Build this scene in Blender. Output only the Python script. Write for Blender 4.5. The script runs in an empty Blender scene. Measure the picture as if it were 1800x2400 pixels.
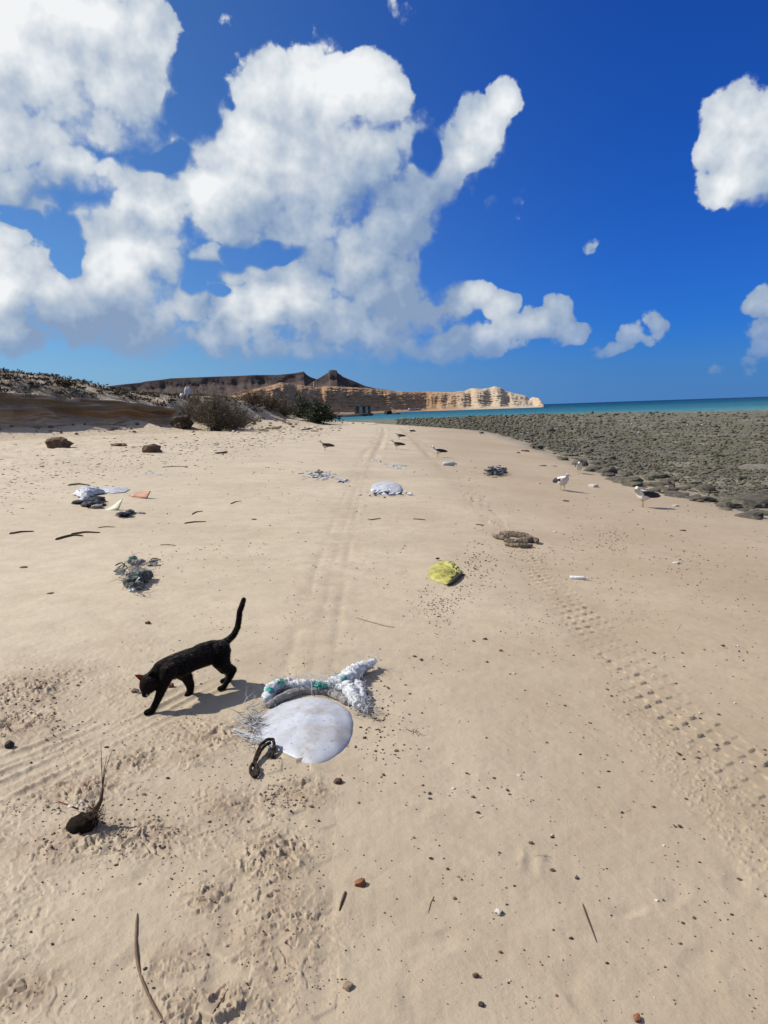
import bpy, bmesh, math, random
import numpy as np
from mathutils import Vector, Matrix
from mathutils.bvhtree import BVHTree

scene = bpy.context.scene
col = scene.collection
R = math.radians
random.seed(7)
rng = np.random.default_rng(7)

# ------------------------------------------------------------------ camera
F_PX, CX, CY = 1700.0, 900.0, 1200.0          # focal length and centre in photograph pixels (1800 x 2400)
CAM_H = 1.4
PITCH, ROLL = R(8.03), R(1.95)
cam_d = bpy.data.cameras.new('camera')
cam_d.sensor_fit = 'VERTICAL'; cam_d.sensor_height = 24.0; cam_d.lens = F_PX / 2400.0 * 24.0
cam_d.clip_start = 0.05; cam_d.clip_end = 90000.0
cam = bpy.data.objects.new('camera', cam_d); col.objects.link(cam)
CAM_M = (Matrix.Translation((0, 0, CAM_H)) @ Matrix.Rotation(R(90) - PITCH, 4, 'X') @ Matrix.Rotation(-ROLL, 4, 'Z'))
cam.matrix_world = CAM_M
scene.camera = cam
CAM_R = np.array(CAM_M.to_3x3())
CAM_P = np.array([0, 0, CAM_H])

def ray(px, py):
    d = CAM_R @ np.array([(px - CX) / F_PX, -(py - CY) / F_PX, -1.0])
    return d / np.linalg.norm(d)

# ------------------------------------------------------------------ sky and sun
SUN_EL, SUN_AZ = R(43), R(-75)                 # azimuth measured from the view direction (+Y), negative = to the left
sun_dir = np.array([math.sin(SUN_AZ) * math.cos(SUN_EL), math.cos(SUN_AZ) * math.cos(SUN_EL), math.sin(SUN_EL)])
sun_d = bpy.data.lights.new('sun', 'SUN'); sun_d.energy = 5.0; sun_d.angle = R(0.53); sun_d.color = (1.0, 0.955, 0.88)
sun = bpy.data.objects.new('sun', sun_d); col.objects.link(sun)
sun.rotation_euler = Vector(sun_dir).to_track_quat('Z', 'Y').to_euler()
sun.location = (-20, 20, 40)

scene.view_settings.view_transform = 'Standard'
scene.view_settings.look = 'None'
scene.view_settings.exposure = 0.30
scene.view_settings.gamma = 1.0
scene.view_settings.use_curve_mapping = False
scene.cycles.use_denoising = True
scene.cycles.max_bounces = 6
scene.cycles.diffuse_bounces = 2
scene.cycles.glossy_bounces = 2
scene.cycles.transparent_max_bounces = 8
scene.cycles.caustics_reflective = False
scene.cycles.caustics_refractive = False
scene.cycles.sample_clamp_indirect = 4.0

world = bpy.data.worlds.new('World'); scene.world = world
world.use_nodes = True
try: world.cycles.sampling_method = 'NONE'
except Exception: pass

class NT:
    """small helper for building node trees"""
    def __init__(self, tree): self.t = tree
    def n(self, kind, **kw):
        nd = self.t.nodes.new(kind)
        for k, v in kw.items(): setattr(nd, k, v)
        return nd
    def link(self, a, b): self.t.links.new(a, b)
    def put(self, sock, v):
        if v is None: return
        if hasattr(v, 'is_output') or isinstance(v, bpy.types.NodeSocket): self.link(v, sock)
        else: sock.default_value = v
    def m(self, op, a, b=None, c=None, clamp=False):
        nd = self.n('ShaderNodeMath', operation=op, use_clamp=clamp)
        self.put(nd.inputs[0], a); self.put(nd.inputs[1], b); self.put(nd.inputs[2], c)
        return nd.outputs[0]
    def v(self, op, a, b=None, c=None):
        nd = self.n('ShaderNodeVectorMath', operation=op)
        self.put(nd.inputs[0], a); self.put(nd.inputs[1], b); self.put(nd.inputs[2], c)
        return nd.outputs['Value'] if op in ('LENGTH', 'DOT_PRODUCT', 'DISTANCE') else nd.outputs[0]
    def noise(self, vec, scale, detail=4, rough=0.5, dist=0.0, out='Fac', dims='3D', lac=2.0):
        nd = self.n('ShaderNodeTexNoise', noise_dimensions=dims)
        self.put(nd.inputs['Vector'], vec); nd.inputs['Scale'].default_value = scale
        nd.inputs['Detail'].default_value = detail; nd.inputs['Roughness'].default_value = rough
        nd.inputs['Distortion'].default_value = dist; nd.inputs['Lacunarity'].default_value = lac
        return nd.outputs[out]
    def ramp(self, fac, stops, interp='LINEAR'):
        nd = self.n('ShaderNodeValToRGB'); nd.color_ramp.interpolation = interp
        e = nd.color_ramp.elements
        while len(e) > 1: e.remove(e[-1])
        for i, (p, c) in enumerate(stops):
            el = e[0] if i == 0 else e.new(p)
            el.position = p
            el.color = (c, c, c, 1) if not hasattr(c, '__len__') else (*c[:3], 1)
        self.put(nd.inputs[0], fac)
        return nd.outputs[0]
    def mix(self, fac, a, b, blend='MIX'):
        nd = self.n('ShaderNodeMix', data_type='RGBA', blend_type=blend)
        self.put(nd.inputs[0], fac)
        for s, v in ((nd.inputs[6], a), (nd.inputs[7], b)):
            if isinstance(v, tuple): s.default_value = (*v[:3], 1)
            else: self.put(s, v)
        return nd.outputs[2]
    def rng_(self, x, a, b, c=0.0, d=1.0, smooth=True):
        nd = self.n('ShaderNodeMapRange', interpolation_type='SMOOTHSTEP' if smooth else 'LINEAR')
        self.put(nd.inputs[0], x)
        for i, q in enumerate((a, b, c, d)): self.put(nd.inputs[1 + i], q)
        return nd.outputs[0]

# cumulus clouds: masses given as ellipses on the sky (photograph pixels turned into azimuth and elevation), broken up by fractal noise
CLOUDS = [  # x, y, rx, ry, weight
 (60,130,230,190,1),(250,150,190,160,1),(360,140,85,120,1),(210,40,130,70,1),(340,70,50,55,.9),(30,310,170,80,1),(190,290,150,80,.9),(10,20,70,80,.9),(330,240,90,60,.9),
 (50,415,100,55,.85),(180,400,110,50,.9),(275,410,55,45,.9),(110,480,50,45,.7),
 (330,470,80,95,1),(280,560,90,90,1),(385,600,65,60,1),(250,650,110,95,1),(310,730,130,90,1),(110,670,140,80,1),(0,690,110,120,1),(25,560,40,55,.9),(190,730,140,80,1),(50,780,170,45,.85),(400,510,60,90,.95),
 (720,250,180,140,1),(800,175,100,65,1),(690,200,80,60,1),(885,215,60,80,1),(570,320,75,55,1),(455,360,45,45,.95),(610,400,190,150,1),(790,370,180,170,1),(905,330,55,80,1),(540,470,160,90,1),(700,500,170,95,1),(450,450,50,60,.9),(490,590,42,30,.85),
 (1175,235,42,45,.95),(1120,290,62,65,1),(1065,355,75,65,1),(1000,420,95,62,1),(935,470,80,65,1),(900,550,110,90,1),(840,610,120,110,1),(750,600,90,75,1),(720,660,90,65,1),(900,680,110,120,.9),(640,640,80,28,.85),(560,650,45,22,.8),(860,760,160,90,.85),
 (560,730,80,55,1),(450,715,55,65,1),(650,710,110,65,1),(770,750,150,75,1),(520,790,170,45,.8),(990,730,80,42,1),(1090,710,62,48,1),(1160,735,55,32,.95),(1220,775,100,35,.8),(1320,755,42,48,.9),(1340,790,40,20,.7),(1030,800,230,45,.75),(700,825,220,32,.65),(330,790,130,45,.8),
 (1160,475,34,34,-.02),(1215,482,36,36,0.),(1388,568,40,44,-.12),(1420,518,24,50,-.12),(1306,605,24,28,-.2),
 (1745,320,105,100,1),(1790,390,90,80,.95),(1690,410,50,60,.8),(1755,255,50,40,.85),(1860,330,110,120,1),
 (1490,795,60,30,.3),(1525,770,28,32,.35),(1440,820,80,18,.1),(1790,780,100,75,.12),(1720,840,85,48,.02),(1800,705,50,40,.8),(1860,720,70,70,.8),
 (510,20,44,40,-.05),(540,112,50,46,-.18),(930,30,70,66,-.15),(800,92,34,30,-.22)]

HOLES = [(470, 170, 40, 95), (455, 290, 45, 60), (395, 375, 55, 28), (165, 560, 42, 62), (60, 520, 45, 28), (630, 590, 62, 26), (545, 600, 30, 34), (465, 672, 30, 22), (520, 690, 26, 14), (985, 345, 26, 48), (1010, 620, 34, 70)]   # clear gaps between the masses

def sky_uv(px, py):
    d = ray(px, py)
    return math.atan2(d[0], d[1]), math.asin(d[2])

def build_world():
    D2 = dict(dims='2D')
    nt = NT(world.node_tree)
    world.node_tree.nodes.clear()
    out = nt.n('ShaderNodeOutputWorld'); bg = nt.n('ShaderNodeBackground')
    STR = 0.1
    bg.inputs['Strength'].default_value = STR
    nt.link(bg.outputs[0], out.inputs[0])
    sky = nt.n('ShaderNodeTexSky', sky_type='NISHITA')
    sky.sun_disc = False; sky.sun_elevation = SUN_EL; sky.sun_rotation = SUN_AZ
    sky.altitude = 0; sky.air_density = 1.0; sky.dust_density = 0.2; sky.ozone_density = 3.0
    tc = nt.n('ShaderNodeTexCoord').outputs['Generated']
    sx = nt.n('ShaderNodeSeparateXYZ'); nt.link(tc, sx.inputs[0])
    az = nt.m('ARCTAN2', sx.outputs[0], sx.outputs[1]); el = nt.m('ARCSINE', sx.outputs[2])
    cb = nt.n('ShaderNodeCombineXYZ'); nt.link(az, cb.inputs[0]); nt.link(el, cb.inputs[1])
    p = cb.outputs[0]
    # blob distance field as a node group; the second, coarser group serves the shading
    def mass_group(name, blobs):
        g = bpy.data.node_groups.new(name, 'ShaderNodeTree')
        g.interface.new_socket('Vector', in_out='INPUT', socket_type='NodeSocketVector')
        g.interface.new_socket('Field', in_out='OUTPUT', socket_type='NodeSocketFloat')
        gt = NT(g); gi = gt.n('NodeGroupInput'); go = gt.n('NodeGroupOutput')
        acc = None
        for (x, y, rx, ry, w) in blobs:
            u, v = sky_uv(x, y)
            ru = abs(sky_uv(x + rx, y)[0] - sky_uv(x - rx, y)[0]) / 2 * 1.12
            rv = abs(sky_uv(x, y + ry)[1] - sky_uv(x, y - ry)[1]) / 2 * 1.12
            q = gt.v('MULTIPLY_ADD', gi.outputs[0], (1 / ru, 1 / rv, 0), (-u / ru, -v / rv, (1 - w) ** 0.5))
            l = gt.v('DOT_PRODUCT', q, q)
            acc = l if acc is None else gt.m('MINIMUM', acc, l)
        for (x, y, rx, ry) in HOLES if not name.endswith('large') else []:
            u, v = sky_uv(x, y)
            ru = abs(sky_uv(x + rx, y)[0] - sky_uv(x - rx, y)[0]) / 2; rv = abs(sky_uv(x, y + ry)[1] - sky_uv(x, y - ry)[1]) / 2
            q = gt.v('MULTIPLY_ADD', gi.outputs[0], (1 / ru, 1 / rv, 0), (-u / ru, -v / rv, 0))
            acc = gt.m('MAXIMUM', acc, gt.m('MULTIPLY_ADD', gt.v('DOT_PRODUCT', q, q), -0.75, 2.05))
        gt.link(acc, go.inputs[0])
        return g
    groups = {False: mass_group('cloud_masses', CLOUDS), True: mass_group('cloud_masses_large', [c for c in CLOUDS if c[2] * c[3] > 3000])}
    def masses(vec, big=False):
        nd = nt.n('ShaderNodeGroup', node_tree=groups[big]); nt.link(vec, nd.inputs[0]); return nd.outputs[0]
    # warp, then erode
    wv = nt.noise(p, 9.0, 3, 0.55, out='Color', **D2)
    pw = nt.v('MULTIPLY_ADD', wv, (0.062, 0.062, 0), p)
    pw = nt.v('ADD', pw, (-0.031, -0.031, 0))
    def billow(vec, off):
        vv = nt.v('ADD', vec, off)
        vo = nt.n('ShaderNodeTexVoronoi', feature='F1', voronoi_dimensions='2D')
        nt.link(vv, vo.inputs['Vector']); vo.inputs['Scale'].default_value = 17.0
        vo.inputs['Detail'].default_value = 3.0; vo.inputs['Roughness'].default_value = 0.55
        fb = nt.noise(vv, 38.0, 7, 0.66, **D2)
        return nt.m('ADD', nt.m('MULTIPLY', vo.outputs['Distance'], 0.75), nt.m('MULTIPLY', fb, 1.1)), vo.outputs['Distance']
    # generic cloud cover of the same kind outside the picture
    gen_n = nt.noise(p, 3.2, 4, 0.55, **D2)
    uL, _ = sky_uv(-200, 500); uR, _ = sky_uv(2000, 500)
    vT = sky_uv(900, -250)[1]
    inside = nt.m('MULTIPLY', nt.m('MULTIPLY', nt.m('GREATER_THAN', az, uL - .0), nt.m('LESS_THAN', az, uR)), nt.m('LESS_THAN', el, vT))
    outside = nt.m('SUBTRACT', 1.0, inside)
    gen = nt.rng_(gen_n, 0.44, 0.66, 1.9, 0.0, smooth=False)
    gen = nt.m('ADD', gen, nt.m('MULTIPLY', inside, 5.0))
    s2 = (-0.045, 0.055, 0.0)     # towards the sun on the sky: up and to the left
    def field(vec, off):
        f = masses(nt.v('ADD', vec, off))
        f = nt.m('MINIMUM', f, gen)
        return f
    f0 = field(pw, (0, 0, 0))
    f1 = masses(nt.v('ADD', pw, s2), True)
    b0, v0 = billow(p, (0, 0, 0)); b1, v1 = billow(p, (s2[0] * .3, s2[1] * .3, 0))
    dens = nt.m('SUBTRACT', 1.60, nt.m('ADD', f0, nt.m('MULTIPLY', nt.m('SUBTRACT', b0, 0.80), 0.92)))
    # softer towards the lower right, crisp on the sunny side
    # brightness: parts that face the sun are white, parts with cloud between them and the sun turn grey-blue
    lit = nt.m('ADD', nt.m('MULTIPLY', nt.m('SUBTRACT', nt.m('MINIMUM', f1, 1.4), f0), 0.40), nt.m('ADD', nt.m('MULTIPLY', nt.m('SUBTRACT', v1, v0), 0.27), nt.m('MULTIPLY', nt.m('SUBTRACT', b1, b0), 0.10)))
    big = nt.m('MULTIPLY', nt.m('SUBTRACT', nt.noise(p, 6.0, 2, 0.5, dist=0.3, **D2), 0.5), 1.1)
    alpha = nt.rng_(dens, 0.0, nt.rng_(lit, -0.25, 0.22, 1.15, 0.30))
    low = nt.rng_(el, 0.04, 0.36, -0.42, 0.06)
    left = nt.rng_(az, -0.5, 0.45, 0.08, -0.20)
    b = nt.m('ADD', nt.m('ADD', nt.m('ADD', 0.46, lit), big), nt.m('ADD', low, left))
    c_cloud = nt.ramp(b, [(0.0, (0.20, 0.28, 0.42)), (0.25, (0.29, 0.37, 0.49)), (0.5, (0.42, 0.475, 0.55)), (0.75, (0.565, 0.605, 0.645)), (1.0, (0.72, 0.735, 0.75))])
    c_cloud = nt.mix(1.0, c_cloud, (1 / STR, 1 / STR, 1 / STR), 'MULTIPLY')
    # the clear sky: deep saturated blue away from the sun, paler towards it
    clear = nt.mix(1.0, sky.outputs[0], nt.mix(nt.rng_(az, -0.45, 0.40), (0.31, 0.51, 0.76), (0.065, 0.285, 0.84)), 'MULTIPLY')
    clear = nt.mix(nt.rng_(el, 0.10, 0.0, 0.0, 0.8), clear, nt.mix(nt.rng_(az, -0.45, 0.40), (1.75, 3.3, 5.3), (0.62, 1.75, 4.2)))
    res = nt.mix(nt.m('MULTIPLY', alpha, nt.rng_(el, 0.005, 0.12, 0.25, 1.0)), clear, c_cloud)
    nt.link(res, bg.inputs['Color'])
build_world()

# ------------------------------------------------------------------ helpers
def hash2(ix, iy, seed):
    h = (ix.astype(np.int64) * 374761393 + iy.astype(np.int64) * 668265263 + seed * 1442695041) & 0x7fffffff
    h = ((h ^ (h >> 13)) * 1274126177) & 0x7fffffff
    return (h ^ (h >> 16)) & 0xffff

def perlin(x, y, seed=0):
    ix = np.floor(x); iy = np.floor(y); fx = x - ix; fy = y - iy
    u = fx * fx * fx * (fx * (fx * 6 - 15) + 10); v = fy * fy * fy * (fy * (fy * 6 - 15) + 10)
    def gr(a, b, dx, dy):
        t = hash2(a, b, seed) * (2 * math.pi / 65536.0)
        return np.cos(t) * dx + np.sin(t) * dy
    n00 = gr(ix, iy, fx, fy); n10 = gr(ix + 1, iy, fx - 1, fy)
    n01 = gr(ix, iy + 1, fx, fy - 1); n11 = gr(ix + 1, iy + 1, fx - 1, fy - 1)
    a = n00 + u * (n10 - n00); b = n01 + u * (n11 - n01)
    return (a + v * (b - a)) * 1.5

def fbm(x, y, octaves=4, gain=0.5, seed=0, ridged=False):
    s = 0.0; amp = 1.0; tot = 0.0
    for o in range(octaves):
        n = perlin(x + 13.7 * o, y - 7.1 * o, seed + o)
        if ridged: n = 1 - 2 * np.abs(n)
        s = s + amp * n; tot += amp; amp *= gain; x = x * 2.03; y = y * 2.03
    return s / tot

def noise3(p, seed=0):
    """cheap 3D noise from three planes"""
    x, y, z = p[:, 0], p[:, 1], p[:, 2]
    return (perlin(x + z * .71, y - z * .53, seed) + perlin(y + 5.2 + x * .37, z + x * .61, seed + 11) + perlin(z - 3.1 + y * .43, x - y * .67, seed + 23)) / 2.2

def fbm3(p, octaves=3, seed=0, gain=.5):
    s = 0; a = 1.0; t = 0
    for o in range(octaves):
        s = s + a * noise3(p, seed + 31 * o); t += a; a *= gain; p = p * 2.07 + 3.3
    return s / t

def sstep(a, b, x):
    t = np.clip((x - a) / (b - a), 0, 1); return t * t * (3 - 2 * t)

def mesh_obj(name, verts, faces, mat=None, parent=None, smooth=True, link=True):
    me = bpy.data.meshes.new(name)
    verts = np.asarray(verts, dtype=np.float32)
    if isinstance(faces, np.ndarray):
        k = faces.shape[1]; nf = len(faces)
        me.vertices.add(len(verts)); me.vertices.foreach_set('co', verts.ravel())
        me.loops.add(nf * k); me.loops.foreach_set('vertex_index', faces.astype(np.int32).ravel())
        me.polygons.add(nf); me.polygons.foreach_set('loop_start', np.arange(0, nf * k, k, dtype=np.int32))
        me.polygons.foreach_set('loop_total', np.full(nf, k, dtype=np.int32))
        me.update(calc_edges=True)
    else:
        me.from_pydata(verts.tolist(), [], faces); me.update()
    if smooth: me.polygons.foreach_set('use_smooth', np.ones(len(me.polygons), dtype=bool))
    if mat: me.materials.append(mat)
    o = bpy.data.objects.new(name, me)
    if link: col.objects.link(o)
    if parent: o.parent = parent
    return o

def empty(name, loc=(0, 0, 0), rz=0.0):
    o = bpy.data.objects.new(name, None); col.objects.link(o)
    o.location = loc; o.rotation_euler = (0, 0, rz); o.empty_display_size = .1
    return o

def tag(o, label=None, cat=None, group=None, kind=None):
    if label: o['label'] = label
    if cat: o['category'] = cat
    if group: o['group'] = group
    if kind: o['kind'] = kind
    return o

def grid_faces(nr, nc, wrap=False):
    r = np.arange(nr - 1)[:, None]; c = np.arange(nc if wrap else nc - 1)[None, :]
    a = r * nc + c; b = r * nc + (c + 1) % nc
    return np.stack([a, b, b + nc, a + nc], -1).reshape(-1, 4)

def principled(name, rough=0.8, spec=0.3):
    m = bpy.data.materials.new(name); m.use_nodes = True
    nt = NT(m.node_tree); b = m.node_tree.nodes['Principled BSDF']
    b.inputs['Roughness'].default_value = rough
    b.inputs['Specular IOR Level'].default_value = spec
    return m, nt, b

def simple_mat(name, c1, c2=None, scale=20.0, rough=0.8, spec=0.25, bump=0.0, bscale=None, detail=5, contrast=(0.35, 0.65), coords='Object', trans=0.0):
    """noise between two colours plus fine bump"""
    m, nt, b = principled(name, rough, spec)
    tc = nt.n('ShaderNodeTexCoord').outputs[coords]
    if c2 is None: c2 = tuple(v * 0.7 for v in c1)
    f = nt.ramp(nt.noise(tc, scale, detail, 0.6), [(contrast[0], 0.0), (contrast[1], 1.0)])
    nt.link(nt.mix(f, c1, c2), b.inputs['Base Color'])
    if bump:
        bp = nt.n('ShaderNodeBump'); bp.inputs['Strength'].default_value = bump; bp.inputs['Distance'].default_value = 0.01
        nt.link(nt.noise(tc, bscale or scale * 3, 5, 0.65), bp.inputs['Height']); nt.link(bp.outputs[0], b.inputs['Normal'])
    if trans: b.inputs['Transmission Weight'].default_value = trans
    return m

# ------------------------------------------------------------------ the lie of the land
SHORE = np.array([(6.4, -200), (6.5, -40), (6.6, 4), (6.7, 12), (6.4, 21), (7.2, 35), (8.3, 55), (7.4, 68), (4.6, 83), (-1.5, 98), (-9, 125), (-19, 190), (-30, 260), (-52, 380), (-90, 520), (-400, 900)], float)
SEA_Z = -1.15

def shore_dist(x, y):
    """signed distance to the shoreline, positive inland (to the left)"""
    best = np.full(np.shape(x), 1e9); sign = np.ones(np.shape(x))
    for (ax, ay), (bx, by) in zip(SHORE[:-1], SHORE[1:]):
        dx, dy = bx - ax, by - ay; L2 = dx * dx + dy * dy
        t = np.clip(((x - ax) * dx + (y - ay) * dy) / L2, 0, 1)
        d = np.hypot(x - ax - t * dx, y - ay - t * dy)
        s = np.where(dx * (y - ay) - dy * (x - ax) > 0, 1.0, -1.0)
        m = d < best
        best = np.where(m, d, best); sign = np.where(m, s, sign)
    return best * sign

PD = np.array([-900, -30, -8, -1.5, 0, 1.5, 3.5, 6.6, 9, 12, 16, 20, 25, 32, 60, 300])
PZ = np.array([-1.02, -0.98, -0.90, -0.76, -0.66, -0.49, -0.27, 0.0, 0.12, 0.24, 0.38, 0.52, 0.70, 0.95, 1.6, 4.0])
def profile(d):
    s = 0
    for o in (-.8, -.4, 0, .4, .8): s = s + np.interp(d + o, PD, PZ)
    return s / 5 - 0.004

def reef_mask(x, y):
    n = perlin(x * .05, y * .05, 77) * 9 + perlin(x * .2, y * .2, 78) * 3
    a = 182 - y + n
    b = -((x - 45) * .907 + (y - 190) * .42) + n
    c = (x + 16 + n * .4) * 1.0
    return sstep(-4, 4, np.minimum(np.minimum(a, b), c))

def ground_base(x, y):
    x = np.asarray(x, float); y = np.asarray(y, float)
    d = shore_dist(x, y)
    z = profile(d)
    off = sstep(1.0, -6.0, d)
    deep = -0.9 - 2.3 * sstep(0, -30, d)
    rm = reef_mask(x, y)
    z = np.where(off > 0, z * (1 - off) + off * (rm * z + (1 - rm) * deep), z)
    return z

def ground_pts(P):
    """points where the photograph's pixels meet the beach"""
    P = np.asarray(P, float).reshape(-1, 2)
    D = np.stack([(P[:, 0] - CX) / F_PX, -(P[:, 1] - CY) / F_PX, -np.ones(len(P))], 1) @ CAM_R.T
    D /= np.linalg.norm(D, axis=1)[:, None]
    if len(P) < 40:                                          # few points: test all distances at once, three times finer each time
        lo = np.full(len(P), .6); hi = np.full(len(P), 900.0)
        for lvl, k in enumerate((240, 40, 40)):
            f = np.linspace(0, 1, k)[None]
            T = lo[:, None] * (hi / lo)[:, None] ** f
            Q = D[:, None] * T[..., None]
            below = Q[..., 2] + CAM_H < ground_base(Q[..., 0].ravel(), Q[..., 1].ravel()).reshape(T.shape)
            below[:, -1] = True
            i = np.maximum(below.argmax(1), 1); r_ = np.arange(len(P)); lo, hi = T[r_, i - 1], T[r_, i]
        return CAM_P + D * hi[:, None]
    lo = np.full(len(P), .5); hi = np.full(len(P), 900.0); live = np.arange(len(P))
    for t in np.geomspace(.6, 900, 240):
        if not len(live): break
        q = D[live] * t
        below = q[:, 2] + CAM_H < ground_base(q[:, 0], q[:, 1])
        hi[live[below]] = t; lo[live[~below]] = t; live = live[~below]
    for _ in range(22):
        m = (lo + hi) / 2; q = D * m[:, None]; below = q[:, 2] + CAM_H < ground_base(q[:, 0], q[:, 1])
        hi = np.where(below, m, hi); lo = np.where(below, lo, m)
    return CAM_P + D * hi[:, None]

def ground_pt(px, py): return ground_pts([(px, py)])[0]

def pix_path(pts):
    return ground_pts(pts)[:, :2]

def path_coords(x, y, path, margin=.6):
    """arc length and signed offset from a polyline (far points get a large offset)"""
    lo = path.min(0) - margin; hi = path.max(0) + margin
    k = np.nonzero((x > lo[0]) & (x < hi[0]) & (y > lo[1]) & (y < hi[1]))[0]
    t = np.zeros(x.shape); s = np.full(x.shape, 99.0); b = np.full(x.shape, 99.0)
    if len(k): t[k], s[k], b[k] = _path_coords(x[k], y[k], path)
    return t, s, b

def _path_coords(x, y, path):
    best = np.full(x.shape, 1e9); tt = np.zeros(x.shape); ss = np.zeros(x.shape); acc = 0.0
    for (a, b) in zip(path[:-1], path[1:]):
        v = b - a; L = np.hypot(*v); u = v / L
        t = np.clip((x - a[0]) * u[0] + (y - a[1]) * u[1], 0, L)
        ex = x - a[0] - t * u[0]; ey = y - a[1] - t * u[1]; d = np.hypot(ex, ey)
        m = d < best
        best = np.where(m, d, best); tt = np.where(m, acc + t, tt)
        ss = np.where(m, np.where(u[0] * ey - u[1] * ex > 0, d, -d), ss)
        acc += L
    return tt, ss, best

def smooth_path(p, n=60):
    p = np.asarray(p, float); d = np.r_[0, np.cumsum(np.hypot(*np.diff(p, axis=0).T))]
    t = np.linspace(0, d[-1], n)
    q = np.stack([np.interp(t, d, p[:, 0]), np.interp(t, d, p[:, 1])], 1)
    for _ in range(6): q[1:-1] = (q[:-2] + 2 * q[1:-1] + q[2:]) / 4
    return q

TRACK_R = smooth_path(pix_path([(940, 1003), (985, 1045), (1050, 1110), (1110, 1165), (1200, 1265), (1290, 1380), (1420, 1530), (1560, 1670), (1700, 1800), (1850, 1930), (2050, 2100)]))
TRACK_L = smooth_path(pix_path([(892, 1002), (893, 1015), (880, 1040), (866, 1065), (845, 1110), (812, 1200), (775, 1330), (745, 1450), (715, 1570), (690, 1700), (670, 1850), (655, 2000), (640, 2200), (620, 2400), (600, 2600)]))
DRAG = smooth_path(pix_path([(-250, 1990), (0, 1868), (130, 1800), (250, 1740), (370, 1680), (470, 1625), (600, 1570)]), 30)
DRAG2 = smooth_path(pix_path([(-200, 1880), (0, 1790), (120, 1745), (240, 1690), (300, 1640)]), 30)

def pix_blob(px, py, rx, ry):
    c = ground_pt(px, py); a = ground_pt(px + rx, py); b = ground_pt(px, py + ry); e = ground_pt(px, py - ry)
    return c[0], c[1], np.hypot(*(a - c)[:2]), np.hypot(*(b - e)[:2]) / 2
ROUGH = [pix_blob(*q) for q in [(50, 1620, 170, 60), (20, 1700, 130, 45), (190, 1860, 150, 40), (260, 1960, 230, 50), (480, 1730, 120, 40), (330, 1780, 90, 40),
         (130, 1990, 140, 40), (560, 1890, 120, 45), (700, 1860, 70, 35), (640, 2010, 90, 60), (480, 2110, 60, 40), (420, 2250, 80, 50), (650, 2180, 120, 110), (500, 2350, 140, 60), (60, 2320, 110, 50), (440, 1770, 60, 30)]]

def track_tread(t, s, half, block, pitch, seed, depth):
    """staggered blocks of a tyre tread pressed into the sand: each a shallow step that drops towards the viewer"""
    wob = .035 * perlin(t * 2.1, t * 0 + 2, seed + 9)
    s = s + wob
    edge = sstep(half + .02, half - .02, np.abs(s))
    q = (s + half) / block; c = np.floor(q); u = q - c
    ph = t / pitch + .5 * np.mod(c, 2) + .30 * np.abs(u - .5) + .03 * perlin(t * 5, s * 7, seed)
    k = np.floor(ph); fr = ph - k
    step = np.where(fr < .94, .12 * fr + .88 * (fr / .94) ** 5, (1 - fr) / .06)
    rnd = hash2(c + 40, k, seed) / 65535.0
    wear = (.35 + .65 * sstep(.08, .55, rnd)) * (.45 + .55 * sstep(-.4, .3, perlin(t * 1.3, s * 4, seed + 3)))
    side = sstep(.0, .16, u) * sstep(1.0, .84, u)
    return edge * depth * ((step * (.72 + .28 * side) - .25) * wear - .05)

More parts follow.
